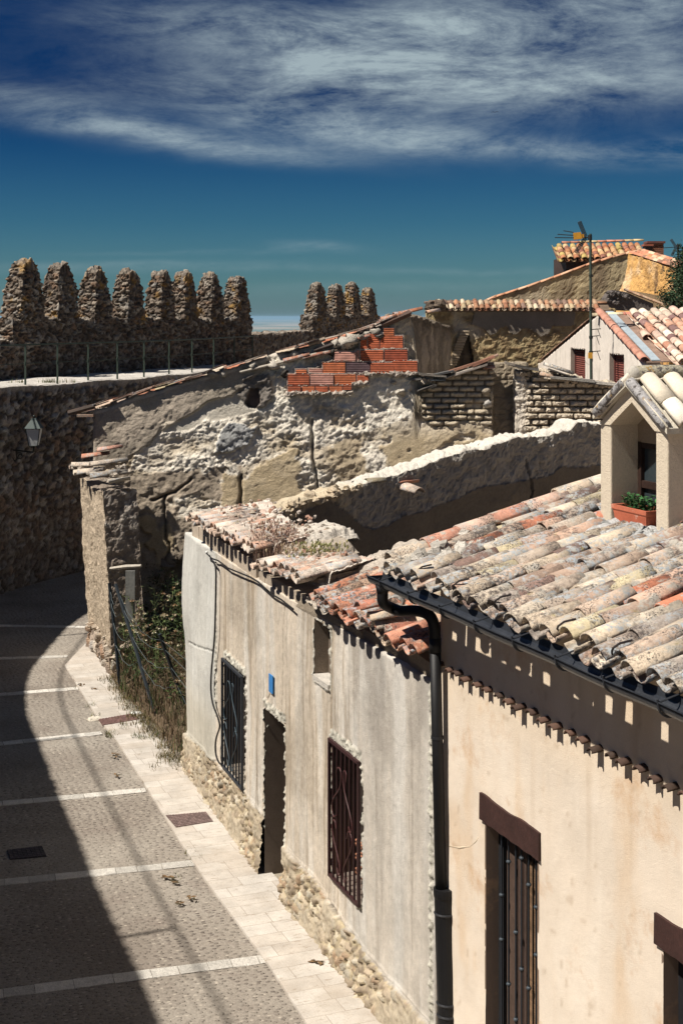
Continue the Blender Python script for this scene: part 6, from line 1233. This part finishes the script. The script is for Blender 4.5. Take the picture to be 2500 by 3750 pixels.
m = MB(); P = [at(2215, 1135, 44), at(2218, 1090, 44), at(2240, 1062, 44), at(2285, 1068, 44), at(2390, 1112, 44), at(2390, 1140, 44)]; m.prism(P, (0, .8, 0), (.13, .11, .10)); m.build('stone_wall', M_rock, lb)
m = MB(); lumps(m, [at(2225+8*i, 1066+3.4*max(0, i-2)+random.uniform(0, 40)*(i < 5), 43.95) for i in range(10) for _ in range(2)], .07, (.15, .13, .12)); m.build('stones', M_rock, lb, kind='stuff')
pl = []
for i in range(9):
    for j in range(2): pl.append((at(2285+13*i, 1066+5*i, 44.0+.25*j), np.array([.2, -.95, 0]), nz([.9, .2, -.33+random.uniform(-.05, .05)]), np.array([0, 0, 1.]), .32, .10, .09, tilecol([(.62, .42, .28), (.66, .48, .34), (.5, .3, .2)]), False))
tiles('slope_tiles', pl, M_tilefar, lb, far=True)
m = MB(); m.prism([at(2270, 1085, 46), at(2300, 1062, 46), at(2480, 1095, 46), at(2520, 1130, 46), at(2270, 1130, 46)], (0, .6, 0), (.55, .38, .22)); m.build('ochre_plinth', M_adobe, lb)
# dark tree at the right edge
tr = thing('evergreen_tree', at(2600, 1160, 45.)*[1, 1, 0], 'dark evergreen tree cut by the right edge beside the ochre buttress', 'tree')
def tree():
    b = at(2572, 1160, 45.); m = MB(); tp = at(2572, 960, 45.); m.tube([(b[0], b[1], 0), (b[0]+.05, b[1], 4), tp*[1, 1, 0]+[0, 0, tp[2]]], [.22, .15, .04], 8, (.07, .05, .035))
    m.build('trunk', M_wood, tr); m = MB()
    for i in range(10): a = random.uniform(0, 6.28); z = random.uniform(5.3, 8); m.tube([(b[0], b[1], z), (b[0]+math.cos(a)*.9, b[1]+math.sin(a)*.9, z+.5)], [.04, .01], 5, (.07, .05, .035))
    m.build('limbs', M_wood, tr); VV = []; CC = []; 
    for _ in range(300):
        z = random.uniform(5.2, 8.95); rr = 1.28*math.sqrt(max(.03, 1-((z-6.9)/2.1)**2)); a = random.uniform(0, 6.28); r = rr*random.uniform(.55, 1.0); c = np.array([b[0]+math.cos(a)*r, b[1]+math.sin(a)*r, z]); tint = np.array([.022, .040, .018])*random.uniform(.5, 1.6)
        for _ in range(70):
            p = c+rng.normal(0, .13, 3); d = nz(rng.normal(0, 1, 3))*.06; e = nz(np.cross(d, rng.normal(0, 1, 3)))*.022; VV += [p-d, p+e, p+d, p-e]; CC += [tint]*4
    VV = np.array(VV); mk('crown', VV, np.arange(len(VV)).reshape(-1, 4), M_plant, tr, np.array(CC))
tree()
# ------------------------------------------------------------------ birds
def bird(px, py, Y, sz, roll, label, group='birds in flight'):
    c = at(px, py, Y); m = MB(); D = (.012, .012, .014); ca, sa = math.cos(roll), math.sin(roll)
    def q(x, y, z): return c+sz*np.array([x*ca-z*sa, y, x*sa+z*ca])
    m.tube([q(-.02, -.32, 0), q(0, -.2, 0), q(0, 0, 0), q(0, .2, 0), q(0, .42, 0)], [.02*sz, .07*sz, .085*sz, .05*sz, .01*sz], 6, D)
    for s in (-1, 1): P = [(0, -.12, .02), (.35*s, -.20, .13), (.75*s, -.02, .12), (1.0*s, .25, .02), (.7*s, .14, .10), (.35*s, .05, .11), (0, .12, .02)]; m.add([q(*p) for p in P]+[q(p[0], p[1], p[2]-.015) for p in P], [tuple(range(7)), tuple(range(13, 6, -1))]+[(i, i+7, (i+1) % 7+7, (i+1) % 7) for i in range(7)], D)
    m.add([q(0, .3, 0), q(-.12, .62, 0), q(0, .5, 0), q(.12, .62, 0)], [(0, 1, 2, 3)], D)
    m.build('bird', M_matte, label=label, cat='bird', group=group)
bird(1811, 411, 90, .26, .05, 'largest dark bird, wings spread, gliding before the bright cloud at upper right')
for x, y, r in ((1522, 347, .3), (1623, 351, -.3), (1411, 397, -.6), (1058, 421, .1), (2079, 496, .9), (2414, 456, .2), (1498, 561, .5), (2206, 253, 0), (768, 668, -.3), (905, 800, -.4), (1398, 902, .2), (1094, 937, .1), (1521, 1015, 0), (1432, 1082, -.3), (1073, 1108, .4)): bird(x, y, 115, .105+random.uniform(-.02, .03), r, 'tiny dark bird far off in the blue sky')
# ------------------------------------------------------------------ weedy yard between pier and grey house
yard = [(-4.25, 26.3), (-3.6, 24.5), (-2.95, 22.7), (-2.35, 21.0), (-1.6, 20.0), (-.6, 21.5), (-.8, 28.6), (-4.0, 28.3)]
def inyard(): 
    while True:
        x, y = random.uniform(-4.4, -.5), random.uniform(20, 28.6)
        if inpoly(np.array([x]), np.array([y]), yard)[0]: return x, y
nu, nv = 90, 120; X_, Y_ = np.meshgrid(np.linspace(-4.6, -.3, nu), np.linspace(20, 28.9, nv)); X_ = X_.ravel(); Y_ = Y_.ravel(); q_ = np.column_stack([X_, Y_, 0*X_]); ed = np.zeros(len(X_))
dn = np.array([.9293, .3694]); dist = (X_+3.55)*dn[0]+(Y_-24.35)*dn[1]
Zs = .03+.28*sst(0, 1.0, dist)+.06*fbm(q_, 3, 4, 2)*sst(-.1, .4, dist)-.15*sst(.12, -.12, dist+.10*fbm(q_, 2.5, 3, 9)); i = np.arange(nv-1)[:, None]*nu; k = np.arange(nu-1)[None]
mk('yard_soil', np.column_stack([X_, Y_, Zs]), np.stack([i+k, i+k+1, i+nu+k+1, i+nu+k], -1).reshape(-1, 4), M_mortar, None, np.array([.16, .115, .075])*(1+.4*fbm(q_, 5, 4, 5))[:, None], kind='structure')
m = MB(); WG = [(.035, .06, .015), (.05, .075, .02), (.08, .055, .03), (.11, .07, .04), (.14, .10, .06), (.03, .045, .014)]
for _ in range(620):
    x, y = inyard(); d = (x+3.55)*dn[0]+(y-24.35)*dn[1]; h = random.uniform(.35, 1.05)*(.35+.65*min(1, max(0, d)/.7)); blades(m, (x, y, .12), 14, h, .14, WG if random.random() < .6 else WG[2:5], .8, .006)
for _ in range(120):                                   # dry fringe spilling on the paving
    f = random.random(); p = np.array([-4.2, 26.2])*(1-f)+np.array([-2.35, 21.0])*f+rng.normal(0, .10, 2); blades(m, (p[0]-.05, p[1], .03), 16, .13, .13, [(.20, .15, .08), (.15, .12, .06), (.09, .09, .03)], 1., .005)
m.build('yard_weeds', M_plant, kind='stuff')
def bush():
    VV = []; CC = []
    for _ in range(330):
        x, y = inyard(); d = (x+3.55)*dn[0]+(y-24.35)*dn[1]
        if d < .25: continue
        hh = min(1.55, .35+1.0*d)*random.uniform(.35, 1.0); c = np.array([x, y, hh+.1]); tint = np.array(random.choice([(.030, .055, .016), (.045, .070, .020), (.022, .038, .012), (.075, .060, .030)]))*random.uniform(.6, 1.4)
        for _ in range(46):
            p = c+rng.normal(0, .13, 3); p[2] = max(.08, p[2]); u = nz(rng.normal(0, 1, 3)+[0, 0, .4])*random.uniform(.025, .055); e = nz(np.cross(u, rng.normal(0, 1, 3)))*.011; VV += [p-u, p+e, p+u, p-e]; CC += [tint*random.uniform(.7, 1.4)]*4
    VV = np.array(VV); mk('bramble', VV, np.arange(len(VV)).reshape(-1, 4), M_plant, None, np.array(CC), kind='stuff')
bush()
def thistle(x, y, h, label, dry=False):
    t = thing('thistle', (x, y, .1), label, 'thistle', 'tall thistles in the weedy yard'); ms = MB(); ml = MB(); G1 = np.array([.075, .10, .035] if not dry else [.13, .09, .05]); heads = []
    top = np.array([x+random.gauss(0, .12), y+random.gauss(0, .1), h]); b = np.array([x, y, .05]); ms.tube([b, (b+top)/2+[.02, 0, 0], top], [.010, .008, .005], 5, G1); heads.append(top)
    for k in range(9):
        f = random.uniform(.45, .95); p = b+(top-b)*f; a = random.uniform(0, 6.28); e = p+np.array([math.cos(a)*.2, math.sin(a)*.2, random.uniform(.1, .3)]); ms.tube([p, (p+e)/2+[0, 0, -.02], e], [.006, .004, .003], 4, G1); heads.append(e)
    for k in range(70):
        p = b+(top-b)*random.uniform(.1, 1) if random.random() < .5 else random.choice(heads)-np.array([0, 0, random.uniform(0, .15)]); a = random.uniform(0, 6.28); l = random.uniform(.05, .14); d = np.array([math.cos(a), math.sin(a), random.uniform(-.2, .7)])*l; w = np.cross(nz(d), [0, 0, 1])*l*.10; ml.add([p-w*.5, p+d*.5-w, p+d, p+d*.5+w], [(0, 1, 2, 3)], G1*random.uniform(.6, 1.5))
    ms.build('stem', M_plant, t); ml.build('leaves', M_plant, t)
    for q in heads[:9]:
        if random.random() < .7:
            hm = MB(); c = np.array(random.choice([(.75, .68, .52), (.68, .56, .40), (.60, .40, .26)])); hm.ball(q, (.022, .022, .02), G1, 6, 4)
            for _ in range(26): d = nz(rng.normal(0, 1, 3)+[0, 0, 1.1])*.055; w = np.cross(d, [1, 0, 0])*.4; w = w/max(1e-6, np.linalg.norm(w))*.012; hm.add([q-w, q+w, q+d], [(0, 1, 2)], c*random.uniform(.8, 1.2))
            hm.build('flower_head', M_plant, t)
TH = [(-4.0, 26.5, 1.25), (-3.75, 26.0, 1.5), (-3.5, 26.8, 1.6), (-3.35, 25.4, 1.35), (-3.05, 26.2, 1.75), (-2.95, 25.0, 1.45), (-2.75, 25.8, 1.65), (-2.75, 24.2, 1.35), (-2.45, 25.2, 1.6), (-2.4, 23.6, 1.35), (-2.2, 24.4, 1.55), (-2.55, 22.8, 1.0), (-3.2, 24.4, 1.05), (-2.0, 25.6, 1.6), (-3.6, 25.3, 1.1), (-2.15, 22.9, 1.2), (-3.2, 27.2, 1.7), (-2.6, 26.8, 1.8)]
for i, (x, y, h) in enumerate(TH): thistle(x, y, h, 'tall spiky thistle with pale flower heads in the weedy yard beside the grey house', i % 4 == 3)
fe = thing('wire_fence', gr(575, 2590), 'sagging wire fence on leaning dark metal posts in front of the weedy yard', 'fence')
FP = [(gr(436, 2520), at(401, 2135, 25.9)), (gr(455, 2540), at(424, 2140, 25.6)), (gr(578, 2640), at(500, 2330, 24.2)), (gr(694, 2620), at(585, 2322, 22.9))]
FP = [(gr(440, 2520), at(401, 2135, 25.9)), (gr(572, 2630), at(424, 2140, 25.2)), (gr(694, 2640), at(585, 2322, 23.2))]
for b, t_ in FP: m = MB(); m.tube([b, b+(t_-b)*.5+[.01, 0, 0], t_], .032, 6, (.014, .019, .024)); m.build('post', M_metal, fe)
for f0 in (.42, .62, .82, .93):
    P = []; 
    for i in range(len(FP)-1):
        a, b = FP[i][0]+(FP[i][1]-FP[i][0])*f0, FP[i+1][0]+(FP[i+1][1]-FP[i+1][0])*f0
        for k in range(9): g = k/9; P.append(a+(b-a)*g-np.array([0, 0, .22*math.sin(math.pi*g)])+rng.normal(0, .008, 3))
    P.append(FP[-1][0]+(FP[-1][1]-FP[-1][0])*f0); P.append(np.array([-2.25, 21.4, P[-1][2]+.05])); m = MB(); m.tube(P, .0026, 3, (.10, .13, .14)); m.build('wire', M_metal, fe)
# tufts in paving cracks, litter, drain covers
m = MB()
for x, y, n, h in ((335, 2590, 24, .12), (355, 2625, 18, .10), (405, 2690, 30, .12), (410, 2700, 30, .10), (500, 2705, 50, .12), (520, 2712, 50, .10), (545, 2710, 24, .08), (456, 2675, 20, .12), (512, 2765, 10, .06), (700, 3128, 20, .08), (722, 3150, 22, .07), (715, 3170, 10, .05), (765, 2970, 14, .06), (290, 2520, 14, .08), (430, 2640, 30, .08), (640, 3215, 14, .05)): blades(m, gr(x, y), n, h, .10, [(.10, .12, .04), (.20, .17, .08), (.07, .09, .03)], 1., .005)
m.build('paving_weeds', M_plant, kind='stuff')
def cover(pts, name, label, cat, z, colr, nx, ny, gap=.35):
    P = [gr(*p, z) for p in pts]; c = sum(P)/4; t = thing(name, c, label, cat); m = MB(); m.prism(P, (0, 0, -.02), np.array(colr)*.7); m.build('frame', M_metal, t); m = MB()
    for i in range(nx):
        for j in range(ny):
            u, v = (i+.5)/nx, (j+.5)/ny; f = lambda u, v: (P[0]*(1-u)+P[1]*u)*(1-v)+(P[3]*(1-u)+P[2]*u)*v; q = f(u, v); ax = (f(u+.01, v)-f(u-.01, v))*50/nx*gap; ay = (f(u, v+.01)-f(u, v-.01))*50/ny*gap; m.obox(q+[0, 0, .004], ax, ay, (0, 0, .004), np.array(colr)*random.uniform(.8, 1.25))
    m.build('cast_pattern', M_rust, t, kind='stuff')
M_rust = amat('rusty_iron', rough=.75, var=((20, .3), (80, .3)), bump=((90, .003),), spec=.3)
cover([(362, 2634), (490, 2612), (510, 2634), (378, 2656)], 'drain_cover', 'rusty brown drain cover set in the pale paving beside the weedy yard', 'drain cover', .038, (.17, .10, .09), 12, 6)
cover([(607, 2986), (755, 2973), (782, 3008), (645, 3030)], 'drain_cover', 'studded iron drain cover set in the pale paving near the plank door', 'drain cover', .038, (.17, .12, .11), 14, 8)
cover([(27, 3113), (155, 3098), (172, 3135), (38, 3147)], 'manhole_cover', 'dark rectangular manhole cover in the shaded part of the street', 'manhole cover', .012, (.06, .05, .055), 8, 6, .42)
for x, y, s, lab in ((500, 2622, .07, 'crumpled white paper scrap beside the rusty drain cover'), (438, 2505, .04, 'small white wrapper among the dry weeds at the paving edge')):
    m = MB(); m.ball(gr(x, y)+np.array([0, 0, .05]), (s*1.3, s*.7, s*.35), (.75, .75, .73), 9, 6, .010); m.build('paper_scrap', M_matte, label=lab, cat='litter')
m = MB(); m.ball(gr(347, 2637)+np.array([0, 0, .02]), (.13, .09, .04), (.68, .62, .52), 12, 7, .006); m.build('flat_stone', M_mortar, label='flat pale stone at the kerb line left of the rusty drain cover', cat='stone')
# leaves and twigs fallen on the street
m = MB()
for x, y in ((627, 3226), (640, 3240), (610, 3225), (415, 2775), (425, 2777), (430, 2850), (1150, 3534), (1165, 3540), (340, 2527), (300, 2515), (700, 3300), (660, 3320), (1230, 3525)):
    for _ in range(5): p = gr(x+random.uniform(-12, 12), y+random.uniform(-6, 6))+np.array([0, 0, .045]); a = random.uniform(0, 6.28); d = np.array([math.cos(a), math.sin(a), 0])*.045; w = np.array([-d[1], d[0], .2*.05])*.4; m.add([p-d, p+w, p+d, p-w], [(0, 1, 2, 3)], random.choice([(.10, .06, .03), (.16, .10, .05), (.05, .04, .02)]))
m.build('fallen_leaves', M_plant, kind='stuff')

# ------------------------------------------------------------------ air
def haze():
    m, N, L, B = newmat('haze'); N.remove(B); v = N.new('ShaderNodeVolumePrincipled'); v.inputs['Color'].default_value = (.40, .66, .88, 1); v.inputs['Density'].default_value = 7e-5; v.inputs['Anisotropy'].default_value = 0
    L.new(v.outputs[0], N['Material Output'].inputs['Volume']); b = MB(); b.box(-56000, 56000, -56000, 56000, -76, 14); b.build('haze', m, kind='stuff')
haze()
